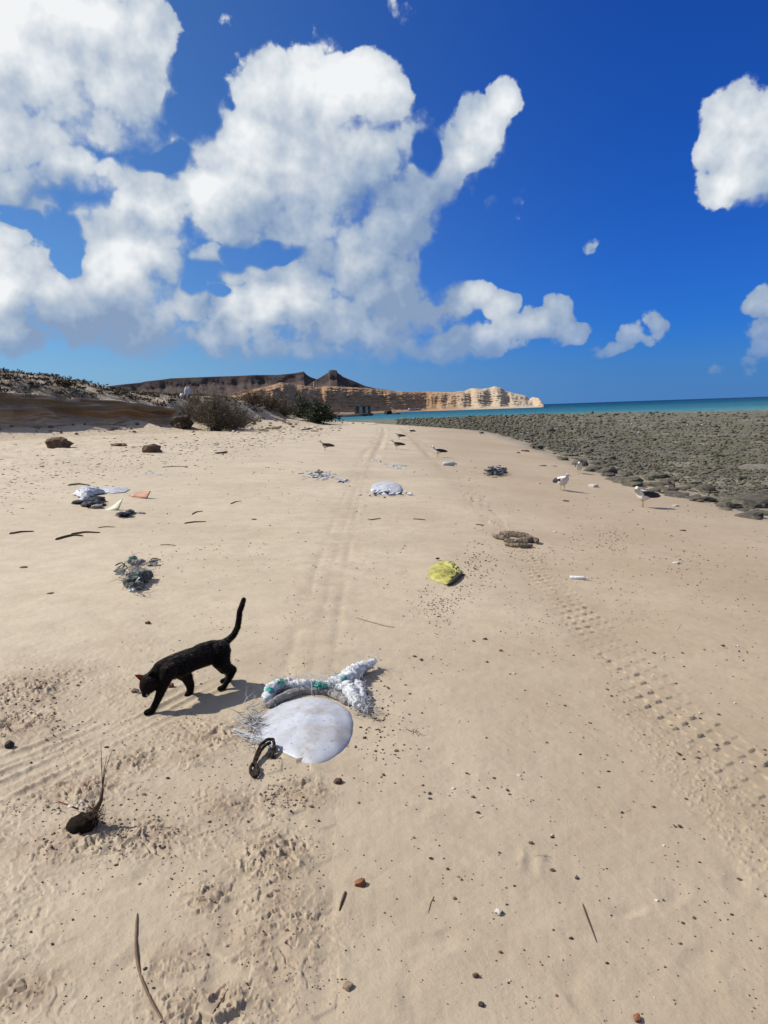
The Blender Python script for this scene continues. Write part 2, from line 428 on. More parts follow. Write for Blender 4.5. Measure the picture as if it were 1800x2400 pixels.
def relief(x, y):
    """small shapes on the beach, metres"""
    r = np.hypot(x, y)
    d = shore_dist(x, y)
    land = sstep(-.5, 1.0, d)
    z = .018 * fbm(x * .45, y * .45, 3, seed=3) + .035 * fbm(x * .09, y * .09, 2, seed=5)
    near = sstep(30, 12, r)
    z = z + near * (.0032 * fbm(x * 4.0, y * 4.0, 3, seed=9) + .0016 * fbm(x * 19, y * 19, 2, seed=12))
    m = np.zeros(x.shape)
    for (cx, cy, rx, ry) in ROUGH:
        m = np.maximum(m, np.exp(-(((x - cx) / rx) ** 2 + ((y - cy) / ry) ** 2) * 1.1))
    left = sstep(-.2, -1.0, x + .12 * y + .1) * sstep(5.5, 3.0, r) * .36
    m = np.maximum(m, left)
    m = m * (.45 + .75 * sstep(-.25, .35, fbm(x * 3.1, y * 3.1, 2, seed=21)))
    rid = fbm(x * 13, y * 13, 3, .55, seed=33, ridged=True)
    sc = fbm(x * 5.5 + 3, y * 7.5, 3, .55, seed=37); scarp = sc - np.floor(sc * 3.2) / 3.2        # broken crust: terraces with sharp edges
    clod = fbm(x * 34, y * 34, 3, .65, seed=44); clod = sstep(.10, .24, clod) * (.35 + clod)
    z = z + m * (.006 * rid + .012 * clod + .050 * (scarp - .15) + .018 * fbm(x * 5, y * 5, 2, seed=50))
    # tyre tracks, blurred and blown over in patches
    t, s, b = path_coords(x, y, TRACK_R)
    k = np.nonzero(b < .4)[0]
    if len(k):
        patch = sstep(-.45, .20, perlin(t[k] * .55, s[k] * 1.5, 301) + .15)
        fade = (.35 + .65 * sstep(20, 11, r[k])) * (.72 + .28 * patch)
        z[k] += fade * track_tread(t[k], s[k], .16, .08, .13, 5, .0185)
        z[k] += .005 * fade * sstep(.22, .1, np.abs(s[k] + .20)) * clod[k] * sstep(4.5, 3.0, r[k])
    t, s, b = path_coords(x, y, TRACK_L)
    k = np.nonzero(b < .4)[0]
    if len(k):
        patch = sstep(-.30, .30, perlin(t[k] * .9, s[k] * 2.5, 305))
        wear = (.14 + .86 * sstep(3.4, 2.4, r[k])) * (.15 + .85 * patch)
        lines = np.exp(-((s[k] - .13) / .035) ** 2) + np.exp(-((s[k] + .13) / .035) ** 2) + .6 * np.exp(-((s[k] - .02) / .03) ** 2)
        z[k] -= .0045 * sstep(30, 6, r[k]) * lines * (.35 + .65 * sstep(-.3, .3, perlin(t[k] * .8, s[k] * 6, 311)))
        z[k] += wear * track_tread(t[k], s[k], .17, .11, .19, 8, .024)
    far = sstep(14, 26, r)
    for P, off in ((TRACK_L, -.2), (TRACK_L, .2), (TRACK_R, 0)):
        t, s, b = path_coords(x, y, P)
        brk = sstep(-.4, .3, perlin(t * .35, t * 0 + off * 9, 307))
        z = z - far * sstep(110, 70, r) * .018 * np.exp(-((s - off) / .10) ** 2) * brk + far * .012 * np.exp(-((s - off - .22) / .08) ** 2) * brk
    for P, offs in ((DRAG, (-.09, -.035, .03, .10, .17)), (DRAG2, (-.06, .0, .07))):
        t, s, b = path_coords(x, y, P)
        wig = .012 * perlin(t * 2.3, t * 0, 61); tl = np.hypot(*np.diff(P, axis=0).T).sum(); end = sstep(tl, tl * .75, t) * (.35 + .65 * sstep(-.2, .3, perlin(t * 1.7, t * 0 + 3, 63)))
        for k, o in enumerate(offs):
            z = z + (.013 if k % 2 else .009) * np.exp(-((s - o - wig) / .016) ** 2) * (1.0 + .6 * rid) * (.6 + .6 * perlin(t * 3, s * 20 + k, 66)) * end
        z = z - .010 * np.exp(-((s - .03) / .14) ** 2) * end
    # shallow old footprints
    clod0 = np.clip(.5 + fbm(x * 6, y * 6, 2, seed=401), 0, 1)
    for (fx, fy, a, L, dp) in FOOT:
        u = (x - fx) * math.cos(a) + (y - fy) * math.sin(a); v = -(x - fx) * math.sin(a) + (y - fy) * math.cos(a)
        u = u + .03 * clod0; v = v + .05 * clod0; q = (u / L) ** 2 + (v / (L * .5)) ** 2
        z = z + np.where(q < 6, (-dp * np.exp(-q * 1.4) + dp * .25 * np.exp(-((np.sqrt(q) - 1.35) / .4) ** 2)) * (.3 + 1.1 * clod0), 0)
    # reef: lumpy rock pavement
    offs = sstep(.3, -3.0, d)
    rl = fbm(x * .9, y * .9, 4, .6, seed=71)
    z = z * land + offs * (.13 * rl + .06 * fbm(x * .12, y * .12, 2, seed=72)) * sstep(260, 40, r)
    # scuffed, littered sand under the dune
    wr = sstep(12, 17, d) * sstep(16, 22, r) * sstep(130, 70, r)
    z = z + wr * (.07 * fbm(x * 1.3, y * 1.3, 4, .55, seed=81) )
    return z
FOOT = [(*ground_pt(px, py)[:2], a, L * .8, dp * .55) for (px, py, a, L, dp) in [
    (1030, 2190, .3, .10, .008), (1220, 2010, 1.2, .07, .006), (1460, 2110, .5, .07, .010), (1620, 2240, 1.0, .11, .009), (1330, 2300, 1.4, .10, .008), (1180, 1990, .7, .06, .005),
    (860, 2060, .2, .08, .004), (1560, 2080, .9, .08, .008), (960, 2300, 1.3, .11, .006), (1700, 2050, 1.5, .12, .008), (250, 2090, .5, .06, .007), (980, 1900, .8, .10, .005),
    (330, 2050, .8, .12, .010), (150, 2200, .4, .12, .008), (760, 2120, 1.1, .09, .007), (300, 2230, 1.2, .10, .008)]]

def height(x, y):
    x = np.atleast_1d(np.asarray(x, float)); y = np.atleast_1d(np.asarray(y, float))
    return ground_base(x, y) + relief(x, y)

def place(px, py):
    p = ground_pt(px, py); p[2] = float(height(p[0], p[1])[0]); return p

# ------------------------------------------------------------------ materials of the land
def sand_material():
    m, nt, b = principled('sand', .70, 0.45)
    geo = nt.n('ShaderNodeNewGeometry').outputs['Position']
    sx = nt.n('ShaderNodeSeparateXYZ'); nt.link(geo, sx.inputs[0])
    n1 = nt.noise(geo, 0.55, 4, 0.55); n2 = nt.noise(geo, 5.0, 5, 0.6); n3 = nt.noise(geo, 160.0, 3, 0.7); n4 = nt.noise(geo, 0.16, 3, 0.5)
    c = nt.mix(nt.ramp(n1, [(.35, 0.), (.65, 1.)]), (0.411, 0.337, 0.231), (0.477, 0.396, 0.281))
    c = nt.mix(nt.m('MULTIPLY', nt.ramp(n2, [(.40, 0.), (.72, 1.)]), .45), c, (0.301, 0.233, 0.155))
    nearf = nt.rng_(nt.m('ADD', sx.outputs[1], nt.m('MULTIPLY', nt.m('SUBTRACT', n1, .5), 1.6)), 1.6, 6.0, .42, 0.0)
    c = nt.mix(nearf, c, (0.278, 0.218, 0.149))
    # ochre damp band along the waterline
    at = nt.n('ShaderNodeAttribute', attribute_name='shore')
    sd = nt.m('ADD', at.outputs['Fac'], nt.m('MULTIPLY', nt.m('SUBTRACT', n1, .5), 3.0))
    band = nt.m('MULTIPLY', nt.rng_(sd, 7.5, 3.0), nt.ramp(n4, [(.30, .45), (.62, 1.)]))
    c = nt.mix(nt.m('MULTIPLY', band, .75), c, (0.301, 0.212, 0.123))
    wet = nt.rng_(nt.m('ADD', at.outputs['Fac'], nt.m('MULTIPLY', nt.m('SUBTRACT', n2, .5), 1.6)), 0.9, -0.3)
    c = nt.mix(nt.m('MULTIPLY', wet, .55), c, (0.158, 0.143, 0.107))
    # trampled sand is darker and browner
    ra = nt.n('ShaderNodeAttribute', attribute_name='trample')
    c = nt.mix(nt.m('MULTIPLY', ra.outputs['Fac'], nt.ramp(n2, [(.38, .35), (.60, .9)])), c, (0.244, 0.173, 0.112))
    # grains
    c = nt.mix(nt.m('MULTIPLY', nt.ramp(n3, [(.58, 0.), (.78, 1.)]), .35), c, (0.193, 0.139, 0.092))
    c = nt.mix(nt.m('MULTIPLY', nt.ramp(nt.noise(geo, 240.0, 2, .6), [(.62, 0.), (.8, 1.)]), .25), c, (0.543, 0.478, 0.388))
    # reef floor: algae green and grey-brown
    rn = nt.m('ADD', nt.m('MULTIPLY', nt.m('SUBTRACT', nt.noise(geo, .38, 5, .6), .5), 7.0), nt.m('MULTIPLY', nt.m('SUBTRACT', nt.noise(geo, 1.7, 4, .6), .5), 3.0))
    rf = nt.rng_(nt.m('ADD', at.outputs['Fac'], rn), -.2, -1.6)
    r1 = nt.noise(geo, 0.5, 6, 0.65); r2 = nt.noise(geo, 3.0, 5, 0.7)
    rc = nt.ramp(r1, [(.30, (0.100, 0.088, 0.055)), (.45, (0.145, 0.126, 0.082)), (.55, (0.140, 0.130, 0.076)), (.70, (0.24, 0.215, 0.16))])
    rc = nt.mix(nt.ramp(r2, [(.42, 0.), (.62, .75)]), rc, (0.080, 0.074, 0.055))
    rc = nt.mix(nt.ramp(nt.noise(geo, .085, 4, .6), [(.42, 0.), (.60, .75)]), rc, (0.115, 0.110, 0.050))
    rc = nt.mix(nt.ramp(nt.noise(geo, .16, 4, .65, dist=.5), [(.56, 0.), (.64, .7)]), rc, (0.29, 0.25, 0.18))
    c = nt.mix(rf, c, rc)
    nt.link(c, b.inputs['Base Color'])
    bp = nt.n('ShaderNodeBump'); bp.inputs['Strength'].default_value = .55; bp.inputs['Distance'].default_value = .004
    h = nt.m('ADD', nt.m('MULTIPLY', nt.noise(geo, 55.0, 5, .65), 1.0), nt.m('MULTIPLY', n3, .35))
    nt.link(h, bp.inputs['Height'])
    bp2 = nt.n('ShaderNodeBump'); bp2.inputs['Strength'].default_value = .22; bp2.inputs['Distance'].default_value = .025
    nt.link(nt.noise(geo, 7.0, 4, .6), bp2.inputs['Height']); nt.link(bp.outputs[0], bp2.inputs['Normal'])
    bp3 = nt.n('ShaderNodeBump'); bp3.inputs['Distance'].default_value = .35; nt.link(nt.m('MULTIPLY', rf, .9), bp3.inputs['Strength']); nt.link(nt.noise(geo, 2.2, 6, .7), bp3.inputs['Height']); nt.link(bp2.outputs[0], bp3.inputs['Normal'])
    nt.link(bp3.outputs[0], b.inputs['Normal'])
    return m
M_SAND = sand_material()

def build_ground():
    r = [0.0, .4, .8, 1.1]
    while r[-1] < 9: r.append(r[-1] * (1.0027) if r[-1] >= 1.25 else r[-1] + .08)
    while r[-1] < 260: r.append(r[-1] * 1.0125)
    while r[-1] < 60000: r.append(r[-1] * 1.22)
    r = np.array(r)
    a = np.r_[np.linspace(-180, -60, 26)[:-1], np.linspace(-60, -33, 60)[:-1], np.linspace(-33, 33, 780)[:-1], np.linspace(33, 60, 60)[:-1], np.linspace(60, 180, 26)[:-1]]
    a = np.radians(a)
    rr, aa = np.meshgrid(r, a, indexing='ij')
    x = (rr * np.sin(aa)).ravel(); y = (rr * np.cos(aa)).ravel()
    z = height(x, y)
    far = sstep(300, 900, rr.ravel()); z = z * (1 - far) - 4.0 * far
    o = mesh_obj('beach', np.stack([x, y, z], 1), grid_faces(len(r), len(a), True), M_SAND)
    d = shore_dist(x, y)
    at = o.data.attributes.new('shore', 'FLOAT', 'POINT'); at.data.foreach_set('value', d.astype(np.float32))
    m = np.zeros(x.shape)
    for (cx, cy, rx, ry) in ROUGH: m = np.maximum(m, np.exp(-(((x - cx) / rx) ** 2 + ((y - cy) / ry) ** 2)))
    for P in (TRACK_L, TRACK_R, DRAG):
        t, s, b = path_coords(x, y, P); m = np.maximum(m, .45 * sstep(.30, .12, b) * (.4 + .6 * sstep(15, 30, np.hypot(x, y))))
    at = o.data.attributes.new('trample', 'FLOAT', 'POINT'); at.data.foreach_set('value', m.astype(np.float32))
    tag(o, kind='structure')
    return o
beach = build_ground()

def build_sea():
    r = np.r_[np.linspace(0, 400, 30), np.geomspace(430, 80000, 40)]
    a = np.radians(np.linspace(-180, 180, 120, endpoint=False))
    rr, aa = np.meshgrid(r, a, indexing='ij')
    o = mesh_obj('sea', np.stack([(rr * np.sin(aa)).ravel(), (rr * np.cos(aa)).ravel(), np.full(rr.size, SEA_Z)], 1), grid_faces(len(r), len(a), True), None)
    m, nt, b = principled('sea_water', .9, .0)
    geo = nt.n('ShaderNodeNewGeometry').outputs['Position']
    dist = nt.v('LENGTH', geo)
    st = nt.v('MULTIPLY', geo, (.35, 1.0, 1.0))
    n = nt.noise(st, .02, 4, .6)
    dd = nt.m('MULTIPLY', dist, nt.m('ADD', .6, nt.m('MULTIPLY', n, .8)))
    c = nt.ramp(nt.m('DIVIDE', nt.m('LOGARITHM', dd, 10.0), 5.0), [(.40, (0.13, 0.28, 0.29)), (.47, (0.032, 0.140, 0.185)), (.55, (0.003, 0.068, 0.130)), (.66, (0.001, 0.036, 0.095)), (.8, (0.0005, 0.028, 0.082))])
    nt.link(c, b.inputs['Base Color'])
    bp = nt.n('ShaderNodeBump'); bp.inputs['Strength'].default_value = 1.0; bp.inputs['Distance'].default_value = 1.5
    nt.link(nt.noise(geo, .35, 5, .6), bp.inputs['Height']); nt.link(bp.outputs[0], b.inputs['Normal'])
    gl = nt.n('ShaderNodeBsdfGlossy'); gl.inputs['Roughness'].default_value = .25; nt.link(bp.outputs[0], gl.inputs['Normal'])
    mx = nt.n('ShaderNodeMixShader'); mx.inputs[0].default_value = .10
    nt.link(b.outputs[0], mx.inputs[1]); nt.link(gl.outputs[0], mx.inputs[2]); nt.link(mx.outputs[0], m.node_tree.nodes['Material Output'].inputs[0])
    o.data.materials.append(m)
    tag(o, kind='structure')
build_sea()

# ------------------------------------------------------------------ dune bank on the left
BANK = smooth_path([(-34, -10), (-27, 14), (-21.5, 27), (-18.6, 35), (-16.3, 42), (-11.7, 50), (-9.4, 56), (-8.1, 64), (-7.3, 74), (-8.4, 88), (-12, 108), (-22, 140), (-34, 180)], 260)
def proj(p):
    q = CAM_R.T @ (np.asarray(p, float) - CAM_P); return CX + F_PX * q[0] / -q[2], CY - F_PX * q[1] / -q[2]

def bank_material():
    m, nt, b = principled('bank_soil', .9, .25)
    g = nt.n('ShaderNodeNewGeometry'); pos = g.outputs['Position']
    sn = nt.n('ShaderNodeSeparateXYZ'); nt.link(g.outputs['True Normal'], sn.inputs[0])
    sp = nt.n('ShaderNodeSeparateXYZ'); nt.link(pos, sp.inputs[0])
    n1 = nt.noise(pos, .9, 5, .6); n2 = nt.noise(pos, 5.0, 5, .65)
    sandc = nt.mix(nt.ramp(n1, [(.35, 0.), (.65, 1.)]), (0.415, 0.335, 0.235), (0.475, 0.388, 0.280))
    sandc = nt.mix(nt.m('MULTIPLY', nt.ramp(n2, [(.5, 0.), (.7, 1.)]), .5), sandc, (0.166, 0.133, 0.100))
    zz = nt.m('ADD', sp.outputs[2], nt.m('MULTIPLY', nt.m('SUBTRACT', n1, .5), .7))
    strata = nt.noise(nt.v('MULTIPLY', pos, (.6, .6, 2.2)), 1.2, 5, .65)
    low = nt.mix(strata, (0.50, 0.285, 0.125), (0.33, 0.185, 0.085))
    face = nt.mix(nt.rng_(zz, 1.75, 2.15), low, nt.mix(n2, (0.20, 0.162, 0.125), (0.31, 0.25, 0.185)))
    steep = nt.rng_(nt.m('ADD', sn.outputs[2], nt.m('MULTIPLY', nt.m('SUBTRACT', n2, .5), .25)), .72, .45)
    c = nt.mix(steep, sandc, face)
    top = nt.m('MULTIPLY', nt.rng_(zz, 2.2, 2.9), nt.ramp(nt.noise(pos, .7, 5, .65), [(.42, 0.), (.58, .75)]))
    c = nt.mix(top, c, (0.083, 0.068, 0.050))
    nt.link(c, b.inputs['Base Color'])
    bp = nt.n('ShaderNodeBump'); bp.inputs['Strength'].default_value = .7; bp.inputs['Distance'].default_value = .12
    nt.link(nt.noise(pos, 3.0, 6, .65), bp.inputs['Height']); nt.link(bp.outputs[0], b.inputs['Normal'])
    return m

def build_bank():
    P = BANK; n = len(P)
    T = np.gradient(P, axis=0); T /= np.hypot(T[:, 0], T[:, 1])[:, None]
    N = np.stack([-T[:, 1], T[:, 0]], 1)                     # inland (left of travel)
    img = np.array([proj((p[0], p[1], 1.0))[0] if p[1] > 12 else -900 for p in P])
    img[P[:, 1] > 84] = 760
    ztop = np.interp(img, [-300, 0, 120, 232, 330, 424, 530, 618, 690, 735, 760], [3.8, 4.0, 4.5, 4.2, 3.7, 3.1, 3.0, 2.9, 2.6, 1.95, 1.1])
    cl = sstep(455, 410, img)                                # how much of a cliff
    rows_s, rows_z = [], []
    gz = ground_base(P[:, 0], P[:, 1])
    t = np.arange(n) * .7
    wob = .7 * fbm(t * .22, t * 0 + 1.3, 3, seed=91)
    lip = np.interp(img, [-300, 0, 120, 232, 330, 424], [2.8, 2.8, 2.68, 2.48, 2.25, 1.85]) + .12 * fbm(t * .3, t * 0, 3, seed=93)
    base = np.minimum(gz + .38 + .50 * fbm(t * .45, t * 0 + 4, 3, seed=95), lip - .35)
    S0 = [-7, -5, -3.6, -2.4, -1.5, -.8, -.3]
    for s in S0:
        f = sstep(-5.5, 0, s) ; rows_s.append(np.full(n, s)); rows_z.append(gz - .25 + (base + .1 - gz + .2) * f ** 1.3)
    K = 11
    for k in range(K):                                       # the eroded face: undercut below, lip above
        f = k / (K - 1)
        s_c = .05 + .55 * math.sin(f * math.pi * .9) - .30 * f * f
        s_s = f * 2.6
        rows_s.append(cl * s_c + (1 - cl) * s_s); rows_z.append(cl * (base + (lip - base) * f) + (1 - cl) * (base + (ztop - base) * .88 * sstep(-.15, 1.1, f)))
    for s, f in ((.15, .06), (.8, .28), (1.6, .50), (2.8, .74), (4.2, .92), (6, 1.0), (10, 1.02), (14, 1.0), (20, .92), (30, .8), (45, .6)):
        rows_s.append(cl * s + (1 - cl) * (2.7 + s * .5)); rows_z.append(cl * (lip * (1 - f) + ztop * f) + (1 - cl) * (base + (ztop - base) * (.88 + .12 * f)))
    S = np.array(rows_s); Z = np.array(rows_z)
    # add rows between by interpolation for detail
    R0 = S.shape[0]; up = 4
    ri = np.linspace(0, R0 - 1, (R0 - 1) * up + 1); lo = np.floor(ri).astype(int).clip(0, R0 - 2); fr = (ri - lo)[:, None]
    S = S[lo] * (1 - fr) + S[lo + 1] * fr; Z = Z[lo] * (1 - fr) + Z[lo + 1] * fr
    X = P[None, :, 0] + N[None, :, 0] * (S + wob[None]); Y = P[None, :, 1] + N[None, :, 1] * (S + wob[None])
    p3 = np.stack([X, Y, Z * 1.8], -1).reshape(-1, 3)
    onf = (ri > 5.5)[:, None] * np.ones(n)[None]
    disp = fbm3(p3 * .9, 4, seed=101).reshape(X.shape) * onf * 1.0
    X = X + N[None, :, 0] * disp * cl[None]; Y = Y + N[None, :, 1] * disp * cl[None]
    bumps = fbm(X * .55, Y * .55, 4, .6, seed=105)
    Z = Z + bumps * np.where(ri > R0 * .6, .26, .16)[:, None] * sstep(0, 6, ri)[:, None]
    o = mesh_obj('dune_bank', np.stack([X, Y, Z], -1).reshape(-1, 3), grid_faces(len(ri), n), bank_material())
    tag(o, kind='structure')
    return o
dune_bank = build_bank()
def bvh_of(o):
    me = o.data; return BVHTree.FromPolygons([v.co for v in me.vertices], [p.vertices for p in me.polygons])
BANK_BVH = bvh_of(dune_bank)
def bank_or_ground(px, py):
    """first surface, bank or beach, along a pixel's ray"""
    d = ray(px, py); h = BANK_BVH.ray_cast(Vector(CAM_P), Vector(d), 400)
    g = ground_pt(px, py)
    tg = np.linalg.norm(g - CAM_P)
    if h[0] is not None and h[3] < tg: return np.array(h[0])
    g[2] = float(height(g[0], g[1])[0]); return g
def surf_z(x, y):
    h = BANK_BVH.ray_cast(Vector((x, y, 30)), Vector((0, 0, -1)), 60)
    z = float(height(x, y)[0])
    return max(z, h[0].z) if h[0] is not None else z

# ------------------------------------------------------------------ headland and far hills
def rock_material(name, stops, strata_scale, bump_d, pale=None):
    m, nt, b = principled(name, .95, .15)
    pos = nt.n('ShaderNodeNewGeometry').outputs['Position']
    st = nt.v('MULTIPLY', pos, (1, 1, 6.0))
    n1 = nt.noise(st, strata_scale, 6, .65); n2 = nt.noise(pos, strata_scale * 5, 5, .65)
    c = nt.ramp(nt.m('ADD', nt.m('MULTIPLY', n1, .7), nt.m('MULTIPLY', n2, .3)), stops)
    if pale:
        sp = nt.n('ShaderNodeSeparateXYZ'); nt.link(pos, sp.inputs[0])
        f = nt.rng_(nt.m('ADD', sp.outputs[0], nt.m('MULTIPLY', nt.m('SUBTRACT', n1, .5), 60.0)), 45.0, 95.0)
        c = nt.mix(nt.m('MULTIPLY', f, .8), c, pale)
    nt.link(c, b.inputs['Base Color'])
    bp = nt.n('ShaderNodeBump'); bp.inputs['Strength'].default_value = .8; bp.inputs['Distance'].default_value = bump_d
    nt.link(n2, bp.inputs['Height']); nt.link(bp.outputs[0], b.inputs['Normal'])
    return m

def at_dist(px, py, D):
    d = ray(px, py); return CAM_P + d * (D / d[1])

def build_headland():
    xs = np.array([350, 450, 560, 600, 640, 660, 690, 710, 740, 770, 800, 860, 900, 930, 960, 1000, 1060, 1090, 1105, 1130, 1150, 1160, 1175, 1190, 1215, 1232, 1240, 1248, 1262, 1270, 1274])
    ys = np.array([940, 936, 926, 912, 903, 896, 900, 902, 907, 904, 906, 909, 913, 916, 918, 917, 919, 915, 909, 911, 908, 905, 909, 917, 924, 927, 935, 931, 933, 940, 951])
    Ds = np.interp(xs, [350, 600, 700, 800, 900, 1000, 1274], [420, 470, 520, 560, 600, 640, 625])
    u = np.linspace(545, 1274, 700)
    top = np.interp(u, xs, ys); D = np.interp(u, xs, Ds)
    # world positions: foot line and top height
    foot = np.array([at_dist(a, 960, d) for a, d in zip(u, D)])[:, :2]
    ztop = np.array([at_dist(a, b, d + 36)[2] for a, b, d in zip(u, top, D)])
    H = ztop - SEA_Z
    i = np.arange(len(u)) * 1.0
    cove = 10 * fbm(i * .022, i * 0, 2, .45, seed=121)
    sm = np.convolve(np.pad(H, 12, mode='edge'), np.ones(25) / 25, 'valid')
    prof = [(-30, -.14), (-8, -.02), (0, .04), (7, .10), (12, .20), (15.5, .30), (19, .42), (22, .54), (25, .66), (28.5, .78), (32, .86), (36, .93), (42, 1.0), (54, .99), (80, .95), (160, .9), (300, .2)]
    S = np.array([p[0] for p in prof]); Fz = np.array([p[1] for p in prof])
    ri = np.linspace(0, len(S) - 1, 86); s = np.interp(ri, np.arange(len(S)), S); fz = np.interp(ri, np.arange(len(S)), Fz)
    dirv = foot / np.hypot(foot[:, 0], foot[:, 1])[:, None]
    taper = sstep(1275, 1235, u)
    SS = s[:, None] * (.35 + .65 * taper[None]) + cove[None] * (sstep(0, 9, s) * sstep(70, 38, s))[:, None]
    Z = SEA_Z + np.where(fz[:, None] < .75, fz[:, None] * (H * .35 + sm * .65)[None], fz[:, None] * H[None])
    p3 = np.stack([foot[None, :, 0] + 0 * Z, foot[None, :, 1] + 0 * Z, Z * 7.0], -1).reshape(-1, 3)
    face = (sstep(3, 10, s) * sstep(52, 32, s))[:, None]
    d1 = fbm3(p3 * .10, 5, seed=131, gain=.6).reshape(Z.shape)
    gul = -np.abs(fbm(u[None] * .11 + Z * .02, Z * .05, 3, seed=133))
    SS = SS + face * (d1 * 4.2 + 6 * fbm(u[None] * .035 + 0 * Z, Z * .03, 3, seed=134))
    X = foot[None, :, 0] + dirv[None, :, 0] * SS; Y = foot[None, :, 1] + dirv[None, :, 1] * SS
    Z = Z + face * 1.3 * fbm(X * .12, Y * .12, 3, seed=137) * (fz[:, None] > .15) * sstep(.0, .1, fz)[:, None]
    o = mesh_obj('headland', np.stack([X, Y, Z], -1).reshape(-1, 3), grid_faces(len(ri), len(u)),
                 rock_material('headland_rock', [(.25, (0.20, 0.118, 0.066)), (.42, (0.27, 0.165, 0.094)), (.55, (0.34, 0.215, 0.125)), (.72, (0.41, 0.285, 0.175))], .05, 1.5, pale=(0.44, 0.365, 0.27)), smooth=False)
    tag(o, kind='structure')
    return o
headland = build_headland()

def build_ridge(name, xs, ys, D, mat, amp, foot_y, seed, back=500, cap=.0):
    u = np.linspace(xs[0], xs[-1], 520); top = np.interp(u, xs, ys)
    i = np.arange(len(u)) * 1.0
    crest = np.array([at_dist(a, b, D) for a, b in zip(u, top)])
    H = crest[:, 2] + 8
    v = np.linspace(0, 1, 60)
    # concave slope in front, cliff band under the rim, flat behind
    fz = np.where(v < .8, (v / .8) ** 1.6 * .78, .78 + (v - .8) / .2 * .22)
    s = np.where(v < .8, -(.8 - v) / .8 * 1.0, (v - .8) / .2 * .06)
    run = 2.2 * H[None] * s[:, None]
    dirv = crest[:, :2] / np.hypot(crest[:, 0], crest[:, 1])[:, None]
    Z = -8 + fz[:, None] * H[None]
    gully = fbm(u[None] * .03 + Z * .01, Z * .018, 4, .45, seed=seed)
    run = run + gully * amp * (sstep(0, .2, v) * sstep(1.02, .75, v))[:, None] + np.where(v > .8, 0, 0)[:, None]
    X = crest[None, :, 0] + dirv[None, :, 0] * run; Y = crest[None, :, 1] + dirv[None, :, 1] * run
    Xb = crest[None, :, 0] + dirv[None, :, 0] * back; Yb = crest[None, :, 1] + dirv[None, :, 1] * back
    X = np.concatenate([X, Xb]); Y = np.concatenate([Y, Yb]); Z = np.concatenate([Z, crest[None, :, 2] * .6 - 8])
    o = mesh_obj(name, np.stack([X, Y, Z], -1).reshape(-1, 3), grid_faces(61, len(u)), mat, smooth=False)
    tag(o, kind='structure')
    return o
M_MESA = rock_material('mesa_rock', [(.3, (0.066, 0.049, 0.044)), (.5, (0.078, 0.058, 0.051)), (.7, (0.095, 0.071, 0.061))], .012, 2)
build_ridge('mesa_hill', [250, 290, 330, 342, 380, 400, 450, 500, 560, 600, 650, 690, 700, 712, 716, 722, 730, 745, 765, 800], [905, 900, 896, 893, 889, 886, 884, 882, 880, 878, 878, 874, 872, 870, 875, 880, 884, 889, 897, 908], 2700, M_MESA, 30, 940, 151)
build_ridge('cone_hill', [715, 735, 752, 762, 768, 770, 771.5, 773, 779, 786, 789.5, 791, 800, 803, 815, 835, 855, 880, 910], [908, 893, 883, 877, 873, 871, 867.5, 866.5, 866, 866.5, 867.5, 873, 879, 882, 887, 895, 904, 910, 914], 2400, M_MESA, 22, 940, 161)
build_ridge('brown_slope', [540, 580, 610, 635, 655, 668, 690, 712, 730, 750], [922, 914, 908, 902, 898, 899, 903, 906, 910, 916], 900, rock_material('brown_slope_soil', [(.3, (0.17, 0.10, 0.058)), (.55, (0.25, 0.15, 0.085)), (.75, (0.31, 0.20, 0.12))], .03, 2), 6, 950, 171, back=200)

# ------------------------------------------------------------------ mesh collecting helper
class MB:
    def __init__(self): self.v = []; self.f = []; self.n = 0
    def add(self, verts, faces):
        verts = np.asarray(verts, float); self.v.append(verts)
        self.f.extend(tuple(int(i) + self.n for i in f) for f in faces); self.n += len(verts)
    def tube(self, pts, rad, sides=5, caps=True):
        pts = np.asarray(pts, float); n = len(pts); rad = np.broadcast_to(np.asarray(rad, float), (n,))
        t = np.gradient(pts, axis=0); t /= np.linalg.norm(t, axis=1)[:, None] + 1e-9
        up = np.array([0, 0, 1.0]) if abs(t[0, 2]) < .8 else np.array([1.0, 0, 0])
        a = np.cross(t, up); a /= np.linalg.norm(a, axis=1)[:, None] + 1e-9; b = np.cross(t, a)
        th = np.linspace(0, 2 * math.pi, sides, endpoint=False)
        ring = pts[:, None] + rad[:, None, None] * (a[:, None] * np.cos(th)[None, :, None] + b[:, None] * np.sin(th)[None, :, None])
        V = ring.reshape(-1, 3); F = [tuple(r) for r in grid_faces(n, sides, True)]
        if caps: F += [tuple(range(sides - 1, -1, -1)), tuple(range((n - 1) * sides, n * sides))]
        self.add(V, F)
    def build(self, name, mat, parent=None, smooth=True, link=True):
        return mesh_obj(name, np.concatenate(self.v), self.f, mat, parent, smooth, link)

def ico(sub):
    bm = bmesh.new(); bmesh.ops.create_icosphere(bm, subdivisions=sub, radius=1.0)
    v = np.array([q.co[:] for q in bm.verts]); f = [tuple(w.index for w in p.verts) for p in bm.faces]; bm.free(); return v, f
ICO1, ICO2, ICO3 = ico(1), ico(2), ico(3)

def rock_verts(base, seed, flat=.6, amp=.35, freq=1.1, blocky=0.0):
    v, f = base
    v = v.copy()
    if blocky: v = np.sign(v) * np.abs(v) ** (1 - blocky)
    v = v * (1 + amp * fbm3(v * freq + seed * 7.3, 3, seed=seed)[:, None])
    st = np.random.default_rng(seed).uniform(.75, 1.25, 3); v = v * st
    v[:, 2] *= flat
    return v, f

def rock_mesh(name, base, seed, mat, **kw):
    v, f = rock_verts(base, seed, **kw)
    me = bpy.data.meshes.new(name); me.from_pydata(v.tolist(), [], f); me.update(); me.materials.append(mat)
    return me

